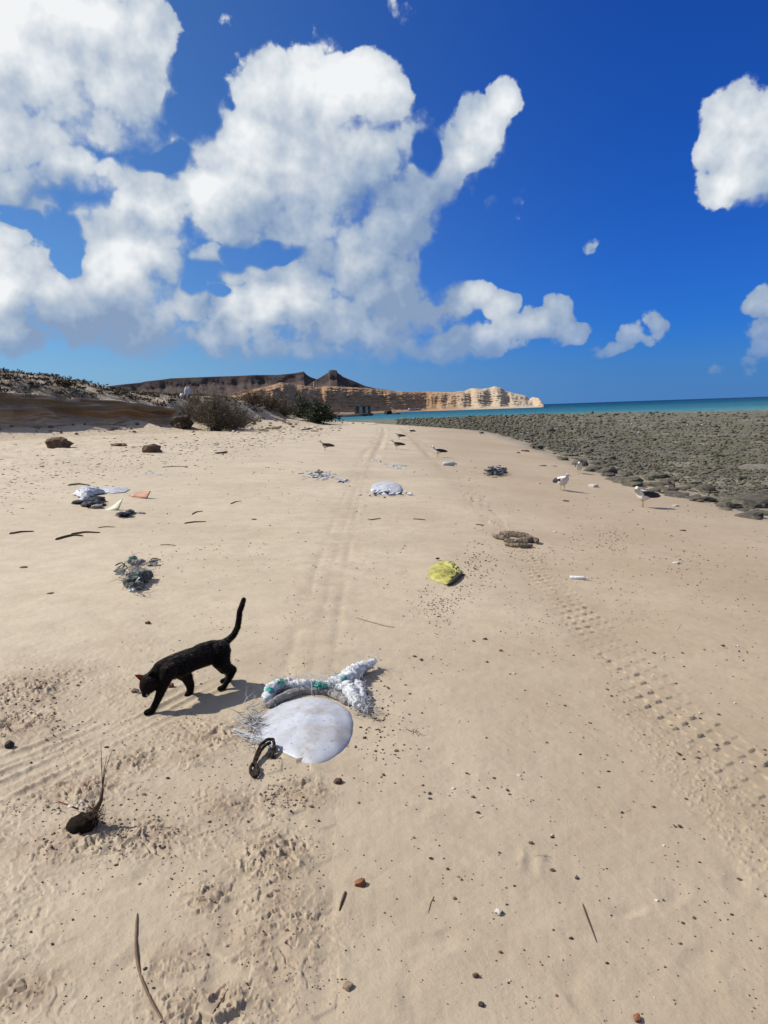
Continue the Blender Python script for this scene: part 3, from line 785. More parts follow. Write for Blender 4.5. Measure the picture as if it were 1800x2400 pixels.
def put(me, name, loc, scale, rz, tilt=(0, 0), label=None, cat=None, group=None):
    o = bpy.data.objects.new(name, me); col.objects.link(o)
    o.location = loc; o.scale = scale if hasattr(scale, '__len__') else (scale,) * 3
    o.rotation_euler = (tilt[0], tilt[1], rz)
    if label: tag(o, label, cat, group)
    return o

def merged(name, items, mat, smooth=False):
    """items: (verts, faces array) joined into one mesh"""
    vs, fs, n = [], [], 0
    for v, f in items: vs.append(v); fs.append(np.asarray(f) + n); n += len(v)
    return mesh_obj(name, np.concatenate(vs), np.concatenate(fs), mat, smooth=smooth)

def rotz(v, a):
    c, s = math.cos(a), math.sin(a); return v @ np.array([[c, s, 0], [-s, c, 0], [0, 0, 1.0]])

# ------------------------------------------------------------------ reef rocks
def between(x, y, marks, names):
    o = np.argsort(np.hypot(marks[:, 0] - x, marks[:, 1] - y)); return names[o[0]][1], names[o[1]][1]
def size_word(s, q): return 'tiny' if s < q[0] else ('small' if s < q[1] else 'larger')
M_REEF = simple_mat('reef_rock', (0.118, 0.102, 0.072), (0.042, 0.037, 0.028), 3.0, .85, .3, .9, 14.0, coords='Object')
M_REEF_G = simple_mat('reef_rock_algae', (0.135, 0.125, 0.070), (0.060, 0.055, 0.036), 2.5, .85, .3, .9, 14.0)
M_REEF_P = simple_mat('reef_rock_pale', (0.21, 0.188, 0.145), (0.11, 0.098, 0.075), 3.0, .9, .25, .9, 12.0)
reef_meshes = []
for k in range(12):
    reef_meshes.append(rock_mesh('reef_rock', ICO2, 200 + k, (M_REEF, M_REEF_G, M_REEF, M_REEF_P)[k % 4], flat=(.55, .4, .7, .3)[k % 4], amp=.55, freq=1.3, blocky=.25))
G_EDGE, G_REEF, G_STRAY = 'rocks along the edge of the reef', 'boulders standing out of the reef flat', 'stray rocks on the sand'
def reef_rock(px, py, w_px, k, squash=1.0, label=None, group=None, sink=.25, pale=False):
    p = place(px, py); D = np.linalg.norm(p - CAM_P); s = w_px / F_PX * D / 2
    return put(reef_meshes[k % 12], 'reef_rock', (p[0], p[1], p[2] - s * .5 * sink + s * .25 * squash), (s, s * .85, s * squash), random.uniform(0, 6.28), (random.uniform(-.15, .15), random.uniform(-.15, .15)), label, 'rock', group)
# single rocks that stand out
for (px, py, w, k, sq, lab) in [
    (1470, 1133, 62, 0, .85, 'large blackish block of reef rock beside the bare patch of sand'),
    (1535, 1120, 46, 1, .8, 'olive rock with a mossy top behind the dark reef block'),
    (1420, 1108, 50, 2, .55, 'dark tabular rock at the tip of the reef edge'),
    (1530, 1140, 40, 5, .7, 'rounded olive boulder standing at the sand edge of the reef'),
    (1560, 1148, 52, 4, .5, 'low grey rock slab where the reef meets the sand'),
    (1640, 1165, 46, 7, .35, 'pale flat slab tilted on the edge of the reef'),
    (1440, 1125, 44, 8, .6, 'jagged dark rock leaning against the big reef block'),
    (1760, 1185, 110, 6, .45, 'broad dark reef ledge with a stepped top beside the sand'),
    (1755, 1213, 62, 10, .45, 'single low brown boulder lying on sand below the reef ledge'),
    (1700, 1195, 26, 0, .5, 'small dark stone at the foot of the reef ledge'),
    (1775, 1098, 90, 3, .42, 'big pale boulder lying alone on the green reef flat'),
    (1285, 1012, 30, 2, .5, 'dark hump of rock at the reef end near the waterline'),
    (1215, 1062, 9, 0, 1.1, 'small upright black stone on open sand beside a low brown one'),
    (1230, 1059, 18, 10, .5, 'low brown stone on open sand beside an upright black one'),
    (1265, 1091, 28, 1, .22, 'thin flat dark stone sunk in the sand near the gulls'),
    (1292, 1093, 24, 3, .2, 'thin flat pale-edged stone sunk in the sand near the gulls')]:
    reef_rock(px, py, w, k, sq, lab, G_EDGE if py > 1100 else (G_STRAY if px < 1300 else G_REEF))
# edge rocks, individually; each is told apart by its make and by the marked rocks it lies beside
def reef_edge_y(px): return np.interp(px, [930, 990, 1130, 1250, 1330, 1400, 1500, 1600, 1700, 1800], [999, 1000, 1010, 1046, 1080, 1108, 1142, 1166, 1190, 1206])
RM = [((1470, 1133), 'big blackish block'), ((1535, 1120), 'mossy-topped rock'), ((1420, 1108), 'dark tabular rock'), ((1560, 1148), 'low grey slab'), ((1640, 1165), 'pale tilted slab'), ((1760, 1185), 'broad stepped ledge'), ((1755, 1213), 'low brown boulder'), ((1775, 1098), 'big pale boulder'), ((1285, 1012), 'dark rock hump'), ((1357, 1110), 'forward-facing gull'), ((1318, 1151), 'preening gull'), ((1508, 1189), 'side-on gull'), ((1126, 1022), 'rubble-edge gull'), ((1610, 1006), 'reef gulls'), ((1290, 1075), 'bare sand spit')]
RM_XY = ground_pts([q[0] for q in RM])[:, :2]
MAKE = ['dark', 'olive', 'dark', 'pale']; FORM = ['rock', 'boulder', 'block', 'slab']
rr = np.random.default_rng(11)
def edge_rock(px, py, w, k, sq, where, group):
    p = ground_pt(px, py); a, b = between(p[0], p[1], RM_XY, RM); wm = w / F_PX * np.linalg.norm(p - CAM_P)
    reef_rock(px, py, w, k, sq, '%s %s %s %s near the %s, towards the %s' % (size_word(wm, (.16, .30)), MAKE[k % 4], where, FORM[k % 4], a, b), group)
cnt = 0
while cnt < 175:
    px = rr.uniform(1230, 1810); e = reef_edge_y(px); py = e - abs(rr.normal(0, 20)) + 6
    if py < 1010: continue
    edge_rock(px, py, rr.uniform(9, 30) * rr.choice([1, 1, 1.6]) * (.5 + .7 * (py - 1000) / 200), int(rr.choice([0, 2, 4, 6, 8, 10, 1, 3])), rr.uniform(.4, .9), 'reef-edge', G_EDGE)
    cnt += 1
cnt = 0
while cnt < 70:
    px = rr.uniform(1150, 1815); py = rr.uniform(975, reef_edge_y(px) - 15) if px > 1200 else rr.uniform(985, 1005)
    if py > reef_edge_y(px) - 12: continue
    edge_rock(px, py, rr.uniform(10, 34) * (.4 + .6 * (py - 965) / 200), int(rr.integers(0, 12)), rr.uniform(.35, .65), 'reef-flat', G_REEF)
    cnt += 1
# uncountable rubble
def scatter_rubble():
    items = []
    protos = [rock_verts(ICO1, 300 + k, flat=(.5, .7, .35)[k % 3], amp=1.1, freq=1.9, blocky=.2) for k in range(9)]
    r3 = np.random.default_rng(21); pts = []
    while len(pts) < 30000:
        px = r3.uniform(930, 2000); py = 966 + (reef_edge_y(min(px, 1800)) + 4 - 966) * r3.uniform(0, 1) ** .8
        if px > 1800: py = r3.uniform(964, 1240)
        d = ray(px, py)
        if d[2] > -.008: continue
        t = (CAM_H + .9) / -d[2]; x, y = d[0] * t, d[1] * t
        if t > 230: continue
        pts.append((x, y, t, py))
    P = np.array(pts); sd = shore_dist(P[:, 0], P[:, 1]); pn = fbm(P[:, 0] * .38, P[:, 1] * .38, 3, seed=811); keep = (sd + 5.5 * pn < -.3) & (sd < .6) & (reef_mask(P[:, 0], P[:, 1]) > .5)
    P = P[keep]; r3.shuffle(P); H = height(P[:, 0], P[:, 1])
    for (x, y, t, py), z in zip(P, H):
        s = min(.62, t / F_PX * (.8 + 3.6 * r3.random() ** 3.2)) * r3.choice([1, 1, 1, 1.4])
        v, f = protos[r3.integers(0, 9)]
        items.append((rotz(v * (s, s * .8, s * r3.uniform(.5, 1.1)), r3.uniform(0, 6.28)) + (x, y, z + s * .12), f))
    cut = [0, int(len(items) * .5), int(len(items) * .93), len(items)]
    for k, m in enumerate((M_REEF, M_REEF_G, M_REEF_P)):
        o = merged('reef_rubble', items[cut[k]:cut[k + 1]], m)
        tag(o, ('dark', 'algae-green', 'pale grey')[k] + ' rubble strewn over the exposed reef flat', 'rubble', kind='stuff')
scatter_rubble()

# ------------------------------------------------------------------ stones on the beach
M_STONE_BR = simple_mat('brown_stone', (0.166, 0.104, 0.062), (0.083, 0.054, 0.035), 6.0, .9, .2, .8, 25.0)
M_PEB = [simple_mat('pebble_brown', (0.133, 0.083, 0.054), (0.075, 0.046, 0.030), 1.2, .8), simple_mat('pebble_dark', (0.054, 0.043, 0.035), (0.029, 0.023, 0.020), 1.2, .8),
         simple_mat('pebble_tan', (0.282, 0.207, 0.137), (0.207, 0.149, 0.095), 1.2, .85), simple_mat('shell_white', (0.515, 0.465, 0.398), (0.398, 0.349, 0.282), 1.5, .7), simple_mat('pebble_rust', (0.241, 0.095, 0.046), (0.141, 0.060, 0.032), 1.2, .8)]
def stone(px, py, w_px, seed, mat, label, name='stone', flat=.75, cat='stone', base=ICO3, blocky=.3, amp=.6):
    p = bank_or_ground(px, py); D = np.linalg.norm(p - CAM_P); s = w_px / F_PX * D / 2
    o = put(rock_mesh(name, base, seed, mat, flat=flat, amp=amp, freq=1.6, blocky=blocky), name, (p[0], p[1], p[2] + s * flat * .5), s, random.uniform(0, 6.28), label=label, cat=cat)
    return o
stone(137, 1050, 46, 401, M_STONE_BR, 'large brown boulder fallen on the sand below the eroded bank', 'boulder')
stone(357, 1062, 34, 402, M_STONE_BR, 'brown rounded boulder half buried in sand in front of the bank', 'boulder')
stone(278, 1046, 34, 403, M_STONE_BR, 'low tan rock buried in sand at the edge of the bank shadow', 'boulder', flat=.3)
stone(428, 1002, 40, 404, simple_mat('clod_soil', (0.108, 0.079, 0.054), (0.050, 0.037, 0.028), 2.0, .95, .15, .9, 8.0), 'dark slumped block of soil and roots at the end of the bank', 'soil_block', flat=.9, cat='soil block', amp=1.1)
stone(845, 2078, 20, 405, M_PEB[4], 'large rust-red angular stone lying alone on smooth sand', base=ICO2, blocky=.3)
stone(22, 1748, 20, 406, M_PEB[1], 'dark stone at the edge of the trampled sand', base=ICO2)
stone(402, 1668 - 60, 14, 407, M_PEB[4], 'rust-brown lump on the sand between the legs of the cat', base=ICO2)
stone(317, 1620, 16, 408, M_PEB[0], 'brown lump on the sand just in front of the cat', base=ICO2)
stone(346, 1461, 12, 409, M_PEB[4], 'small rusty stone on pale sand behind the cat', base=ICO2)
stone(793, 1840, 16, 410, M_PEB[0], 'brown angular stone below the white float', base=ICO2, blocky=.3)
stone(1115, 2292, 11, 411, M_PEB[0], 'dark brown pebble with rough faces on bare sand', base=ICO2)
stone(1128, 2360, 11, 412, M_PEB[1], 'flat slate-dark pebble beside the rough brown pebble', base=ICO2, blocky=.3)
stone(1493, 2392, 17, 413, M_PEB[4], 'rusty orange-brown stone alone on bare sand beyond the straight twig', base=ICO2)
stone(815, 2317, 20, 414, M_PEB[2], 'tan lump of shell rock beside the tyre marks', base=ICO2, flat=.5)
stone(1168, 2145, 13, 415, M_PEB[3], 'white and brown shell fragment standing on the sand', base=ICO2, name='shell', cat='shell')

LANDMARKS = [((660, 1690), 'white float'), ((440, 1600), 'cat'), ((1045, 1345), 'yellow bag'), ((1210, 1268), 'driftwood log'), ((190, 1930), 'coconut'), ((320, 2260), 'long reed stem'), ((1385, 2170), 'straight dark twig'), ((845, 2078), 'rust-red stone'), ((1115, 2292), 'rough brown pebble'), ((1168, 2145), 'white shell fragment'), ((1357, 1356), 'pale bottle'), ((815, 2317), 'tan shell rock'), ((1493, 2392), 'rusty orange stone'), ((1420, 1530), 'clear tread marks'), ((1640, 1740), 'churned tread marks'), ((870, 1640), 'bent twig'), ((803, 2115), 'cracked stick'), ((793, 1840), 'brown angular stone')]
LM_XY = ground_pts([q[0] for q in LANDMARKS])[:, :2]
PEB_MESH = [[rock_mesh('pebble', ICO1, 500 + 10 * c + k, M_PEB[c], flat=(.7, .5, .85)[k % 3], amp=.5, freq=1.4, blocky=.2) for k in range(3)] for c in range(5)]
PEB_TXT = ['brown pebble', 'blackish pebble', 'tan pebble', 'whitish shell chip', 'rust-red pebble']
r4 = np.random.default_rng(31)
def scatter_pebbles():
    zones = [((1150, 1750), (1800, 2350), 66), ((830, 1540), (1010, 1900), 44), ((960, 1750), (1200, 2150), 24), ((1100, 1500), (1500, 1900), 28), ((60, 1750), (700, 2350), 40), ((1500, 1500), (1800, 1800), 26), ((560, 1850), (760, 2100), 14)]
    pts = []
    for (a, b, n) in zones:
        for _ in range(n): pts.append((r4.uniform(a[0], b[0]), r4.uniform(a[1], b[1])))
    G = ground_pts(pts); H = height(G[:, 0], G[:, 1])
    for q, g, z in zip(pts, G, H):
        c = int(r4.choice(5, p=[.36, .22, .22, .14, .06])); D = np.linalg.norm(g - CAM_P)
        s = r4.uniform(2.6, 6.2) / F_PX * D * (.55 + .45 * r4.random()) * .85
        put(PEB_MESH[c][int(r4.integers(0, 3))], 'shell' if c == 3 else 'pebble', (g[0], g[1], z + s * .12), s, r4.uniform(0, 6.28), (r4.uniform(-.4, .4), 0), '%s %s near the %s, towards the %s' % (size_word(s, (.0055, .0080)), PEB_TXT[c], *between(g[0], g[1], LM_XY, LANDMARKS)), 'shell' if c == 3 else 'pebble', 'pebbles and shells scattered on the sand')
scatter_pebbles()

def scatter_specks():
    """grit and crumbs of weed too small and too many to count"""
    r5 = np.random.default_rng(41); out = {k: [] for k in range(3)}
    protos = [rock_verts(ICO1, 600 + k, flat=.6, amp=.5, freq=1.4) for k in range(6)]
    tetra = (np.array([(1, 0, -.3), (-.6, .8, -.3), (-.6, -.8, -.3), (0, 0, .8)]), np.array([(0, 1, 3), (1, 2, 3), (2, 0, 3), (0, 2, 1)]))
    pts = []
    def zone(n, x0, y0, x1, y1, size=(1.2, 3.2), mats=(0, 0, 1, 2), shape='p', clump=0):
        k = 0
        while k < n:
            px, py = r5.uniform(x0, x1), r5.uniform(y0, y1)
            if clump:
                px = (x0 + x1) / 2 + r5.normal(0, (x1 - x0) / 4); py = (y0 + y1) / 2 + r5.normal(0, (y1 - y0) / 4)
            elif perlin(np.array([px / 120]), np.array([py / 90]), 333)[0] < r5.uniform(-.45, .55): continue
            pts.append((px, py, r5.uniform(*size), int(r5.choice(mats)), shape)); k += 1
    zone(900, 0, 1500, 1800, 2400, (1.0, 2.6)); zone(900, 300, 1080, 1800, 1550, (1.0, 2.4), (0, 0, 1)); zone(350, 1000, 1280, 1800, 1500, (1.0, 2.2), (0, 1, 2))
    zone(170, 1060, 1270, 1180, 1390, (1.2, 3.0), (0, 0, 1, 2), clump=1); zone(120, 1340, 1230, 1500, 1300, (1.2, 2.8), (2, 2, 0), clump=1); zone(150, 960, 1380, 1100, 1460, (1.2, 2.6), (0, 1), clump=1)
    zone(110, 820, 1560, 950, 1850, (2.0, 4.0), (0, 1, 2), clump=1); zone(380, 0, 1550, 720, 2100, (1.2, 3.2), (2, 2, 2, 2, 0)); zone(200, 480, 1800, 760, 2400, (1.2, 3.2), (2, 2, 2, 0)); zone(170, 100, 1880, 420, 2010, (1.5, 4.5), (2, 2, 2, 0)); zone(130, 0, 1580, 200, 1740, (1.5, 4.5), (2, 2, 2, 0)); zone(90, 620, 1830, 780, 1900, (1.5, 4.5), (2, 2, 2, 0))
    # wrack line under the dune
    for _ in range(3600):
        px = r5.uniform(-60, 800); mid = np.interp(px, [-60, 0, 200, 400, 560, 700, 800], [1160, 1130, 1090, 1052, 1035, 1012, 998]); py = mid + r5.normal(0, np.interp(px, [0, 800], [48, 9]))
        if py < np.interp(px, [0, 400, 800], [1030, 1020, 990]): continue
        pts.append((px, py, r5.uniform(.9, 3.4) * (r5.random() ** 2.5 + .28), int(r5.choice((0, 1, 1))), 'w'))
    G = ground_pts([q[:2] for q in pts]); H = height(G[:, 0], G[:, 1])
    for (px, py, w, m, shp), g, z in zip(pts, G, H):
        D = np.linalg.norm(g - CAM_P); s = w / F_PX * D
        v, f = protos[r5.integers(0, 6)]; f = np.asarray(f)
        sc = (s, s * r5.uniform(.5, .9), s * r5.uniform(.6, 1.0)) if shp == 'p' else (s * 1.6, s * r5.uniform(.3, .8), s * r5.uniform(.2, .55))
        out[m].append((rotz(v * sc, r5.uniform(0, 6.28) if shp == 'p' else r5.normal(0, 1.2)) + (g[0], g[1], z + sc[2] * .3), f))
    for k, (m, lab) in enumerate(((M_PEB[0], 'brown grit and weed crumbs strewn across the beach'), (M_PEB[1], 'dark seaweed crumbs and grit strewn along the beach'), (simple_mat('sand_clods', (0.357, 0.290, 0.207), (0.282, 0.224, 0.158), 6.0, .95), 'loose clods of sand thrown up by feet and tyres'))):
        tag(merged('grit', out[k], m), lab, 'grit', kind='stuff')
scatter_specks()

# ------------------------------------------------------------------ vegetation
M_TWIG = simple_mat('dry_twig', (0.166, 0.129, 0.091), (0.083, 0.065, 0.048), 8.0, .9, .2)
M_TWIG_D = simple_mat('dark_twig', (0.071, 0.055, 0.042), (0.037, 0.030, 0.025), 8.0, .9, .2)
M_LEAF_DRY = simple_mat('dry_leaf', (0.185, 0.150, 0.10), (0.10, 0.082, 0.056), 5.0, .8, .2, coords='Object')
M_LEAF_GRN = simple_mat('green_leaf', (0.051, 0.065, 0.028), (0.027, 0.037, 0.018), 5.0, .7, .25)
M_LEAF_BRN = simple_mat('brown_leaf', (0.158, 0.108, 0.060), (0.083, 0.060, 0.037), 5.0, .85, .2)
def leaf_quads(C, size, r, elong=1.8):
    n = len(C); a = r.normal(size=(n, 3)); a /= np.linalg.norm(a, axis=1)[:, None]
    b = np.cross(a, r.normal(size=(n, 3))); b /= np.linalg.norm(b, axis=1)[:, None] + 1e-9
    s = size * r.uniform(.5, 1.3, n)[:, None]
    V = np.stack([C - a * s * elong * .5, C + b * s * .4, C + a * s * elong * .5, C - b * s * .4], 1).reshape(-1, 3)
    return V, np.arange(n * 4).reshape(-1, 4)
def bush(name, px, py, w_px, h_px, label, leafmat, twigmat, seed, n_main=26, n_twig=420, n_leaf=3200, leaf=.06, cat='bush', lean=0.0, group=None, base=None):
    r = np.random.default_rng(seed)
    p = bank_or_ground(px, py) if base is None else np.asarray(base, float)
    D = p[1]; W = w_px / F_PX * D / 2; H = h_px / F_PX * D
    root = empty(name, p); tag(root, label, cat, group)
    br = MB(); tips = []
    for k in range(n_main):
        az = r.uniform(0, 2 * math.pi); rad = math.sqrt(r.random()); kk = r.uniform(.35, 1.15); ex = np.array([math.cos(az) * W * rad * r.uniform(.7, 1.2), math.sin(az) * W * .8 * rad, H * (1.0 - .65 * rad ** 1.5) * kk])
        t = np.linspace(0, 1, 6)[:, None]
        c = ex * np.array([t ** 1.1, t ** 1.1, t ** .85])[:, :, 0].T + r.normal(0, .05 * H, (6, 3)) * t
        c[:, 0] += lean * c[:, 2]; c[0] = (r.normal(0, .12 * W), r.normal(0, .1 * W), -.15)
        br.tube(c, np.linspace(.030, .008, 6) * H / 2.2, 4, False); tips.append(c)
    ends = []
    for k in range(n_twig):
        c = tips[r.integers(0, n_main)]; i = r.integers(2, 6); a = c[i] * r.uniform(.9, 1) 
        dirv = r.normal(0, 1, 3) + np.array([0, 0, .4]) + .8 * a / (np.linalg.norm(a) + .1); dirv /= np.linalg.norm(dirv); L = r.uniform(.1, .32) * H
        q = np.stack([a, a + dirv * L * .5 + r.normal(0, .03 * H, 3), a + dirv * L + r.normal(0, .05 * H, 3)]); q[:, 2] = np.maximum(q[:, 2], .02)
        br.tube(q, (.010 * H / 2.2, .007 * H / 2.2, .004 * H / 2.2), 3, False); ends.append(q)
    br.build('branches', twigmat, root)
    E = np.concatenate(ends); C = E[r.integers(0, len(E), n_leaf)] + r.normal(0, .07 * H, (n_leaf, 3)); C[:, 2] = np.abs(C[:, 2])
    V, F = leaf_quads(C, leaf, r)
    mesh_obj('foliage', V, F, leafmat, root, smooth=False)
    return root
bush('dry_bush', 505, 1010, 144, 88, 'big grey-green tangled bush growing at the end of the bank', M_LEAF_DRY, M_TWIG, 701, 44, 1500, 9000, .055)
bush('dry_bush', 548, 1004, 110, 66, 'dark sprawling dry bush leaning over the sand beside the tangled bush', M_LEAF_DRY, M_TWIG_D, 702, 36, 1000, 5200, .05, lean=.2)
bush('dry_bush', 462, 985, 80, 70, 'smaller dry bush squeezed between the bank end and the tangled bush', M_LEAF_DRY, M_TWIG, 703, 26, 700, 3600, .05)
bush('brown_bush', 590, 948, 84, 40, 'brown dry bush on the crest of the sandy slope', M_LEAF_BRN, M_TWIG, 704, 22, 340, 2200, .08)
bush('brown_bush', 632, 960, 74, 40, 'reddish brown bush behind the crest of the sandy slope', M_LEAF_BRN, M_TWIG, 705, 22, 300, 2000, .08)
bush('brown_bush', 668, 974, 64, 42, 'dull brown bush beside the green bush', M_LEAF_DRY, M_TWIG, 706, 20, 300, 1800, .08)
bush('green_bush', 745, 990, 82, 52, 'dense dark green bush at the foot of the slope', M_LEAF_GRN, M_TWIG_D, 707, 30, 520, 6500, .11)
bush('green_bush', 705, 978, 60, 48, 'dark green bush squeezed behind the dense green bush', M_LEAF_GRN, M_TWIG_D, 708, 22, 320, 3000, .11)
bush('dry_shrub', 128, 882, 30, 7, 'dry thorny shrub on the highest point of the bank', M_LEAF_BRN, M_TWIG_D, 709, 14, 150, 700, .06, cat='shrub')
bush('dry_shrub', 165, 884, 20, 5, 'small bare twiggy shrub on top of the bank', M_LEAF_BRN, M_TWIG, 710, 12, 110, 300, .05, cat='shrub')
bush('dry_shrub', 150, 905, 60, 22, 'brown low shrub hanging over the bank slope', M_LEAF_BRN, M_TWIG_D, 711, 16, 180, 1300, .06, cat='shrub')
for k, (px, py) in enumerate([(40, 893), (75, 900), (215, 890), (250, 905), (290, 915), (330, 920), (368, 930), (400, 940), (20, 905), (190, 910), (310, 905), (270, 895), (355, 915), (100, 890), (235, 918), (388, 925)]):
    bush('low_shrub', px, py, 30, 4.5, 'dark low shrub clinging to the top of the sandy bank', (M_LEAF_DRY, M_LEAF_BRN)[k % 2], M_TWIG_D, 720 + k, 10, 70, 500, .06, cat='shrub', group='low shrubs on the bank')
def scrub():
    r = np.random.default_rng(51); C = []
    for _ in range(3800):
        i = r.integers(22, 236); s = abs(r.normal(0, 3.6)) + .1; P = BANK[i]; T = BANK[i + 1] - BANK[i - 1]; T /= np.hypot(*T)
        x, y = P[0] - T[1] * s + r.normal(0, .3), P[1] + T[0] * s
        if perlin(np.array([x * .45]), np.array([y * .45]), 801)[0] < -.12: continue
        h = BANK_BVH.ray_cast(Vector((x, y, 30)), Vector((0, 0, -1)), 60)
        if h[0] is None or h[0].z < 1.5: continue
        k = r.integers(14, 34)
        C.append(np.array([x, y, h[0].z + .05]) + r.normal(0, 1, (k, 3)) * (.28, .28, .035))
    r.shuffle(C); C = np.concatenate(C); V, F = leaf_quads(C, .105, r, 2.0)
    h = len(F) // 2
    for nm, a, b, m in (('dark', 0, h, M_TWIG_D), ('brown', h, len(F), M_LEAF_DRY)):
        tag(mesh_obj('dry_scrub', V[a * 4:b * 4], F[a:b] - a * 4, m, smooth=False), nm + ' dead ground cover matted over the sandy bank', 'ground cover', kind='stuff')
scrub()

def apron_rubble():
    r = np.random.default_rng(61); items = []
    protos = [rock_verts(ICO1, 840 + k, flat=.7, amp=.9, freq=1.6) for k in range(6)]
    for _ in range(900):
        i = r.integers(25, 215); s = -abs(r.normal(0, 2.2)) + .6; P = BANK[i]; T = BANK[i + 1] - BANK[i - 1]; T /= np.hypot(*T)
        x, y = P[0] - T[1] * s, P[1] + T[0] * s; h = BANK_BVH.ray_cast(Vector((x, y, 30)), Vector((0, 0, -1)), 60)
        if h[0] is None: continue
        sz = .04 + .16 * r.random() ** 3; v, f = protos[r.integers(0, 6)]
        items.append((rotz(v * (sz, sz * .8, sz * .7), r.uniform(0, 6.28)) + (x, y, h[0].z + sz * .2), f))
    tag(merged('fallen_soil', items, simple_mat('fallen_soil', (0.22, 0.16, 0.11), (0.12, 0.09, 0.065), 3.0, .95)), 'crumbled soil lumps fallen along the foot of the bank', 'soil', kind='stuff')
apron_rubble()

# ------------------------------------------------------------------ the cat
def capsule_pts(mb, a, b, ra, rb, n=7, sides=12):
    """closed tapered capsule"""
    a, b = np.asarray(a, float), np.asarray(b, float); ax = b - a; L = np.linalg.norm(ax); ax = ax / (L + 1e-9)
    ts, rs = [], []
    for th in np.linspace(-math.pi / 2, 0, 4)[:-1]: ts.append(math.sin(th) * ra); rs.append(max(1e-4, math.cos(th) * ra))
    for f in np.linspace(0, 1, n): ts.append(f * L); rs.append(ra + (rb - ra) * f)
    for th in np.linspace(0, math.pi / 2, 4)[1:]: ts.append(L + math.sin(th) * rb); rs.append(max(1e-4, math.cos(th) * rb))
    mb.tube(a + np.array(ts)[:, None] * ax, np.array(rs), sides)

def remesh(mb, name, mat, parent, voxel, smooth_it=6, factor=.5):
    tmp = mb.build('tmp', None, None)
    m = tmp.modifiers.new('r', 'REMESH'); m.mode = 'VOXEL'; m.voxel_size = voxel
    s = tmp.modifiers.new('s', 'SMOOTH'); s.iterations = smooth_it; s.factor = factor
    bpy.context.view_layer.update()
    me = bpy.data.meshes.new_from_object(tmp.evaluated_get(bpy.context.evaluated_depsgraph_get()))
    old = tmp.data; bpy.data.objects.remove(tmp); bpy.data.meshes.remove(old)
    me.name = name; me.materials.clear(); me.materials.append(mat)
    me.polygons.foreach_set('use_smooth', np.ones(len(me.polygons), dtype=bool))
    o = bpy.data.objects.new(name, me); col.objects.link(o); o.parent = parent
    return o

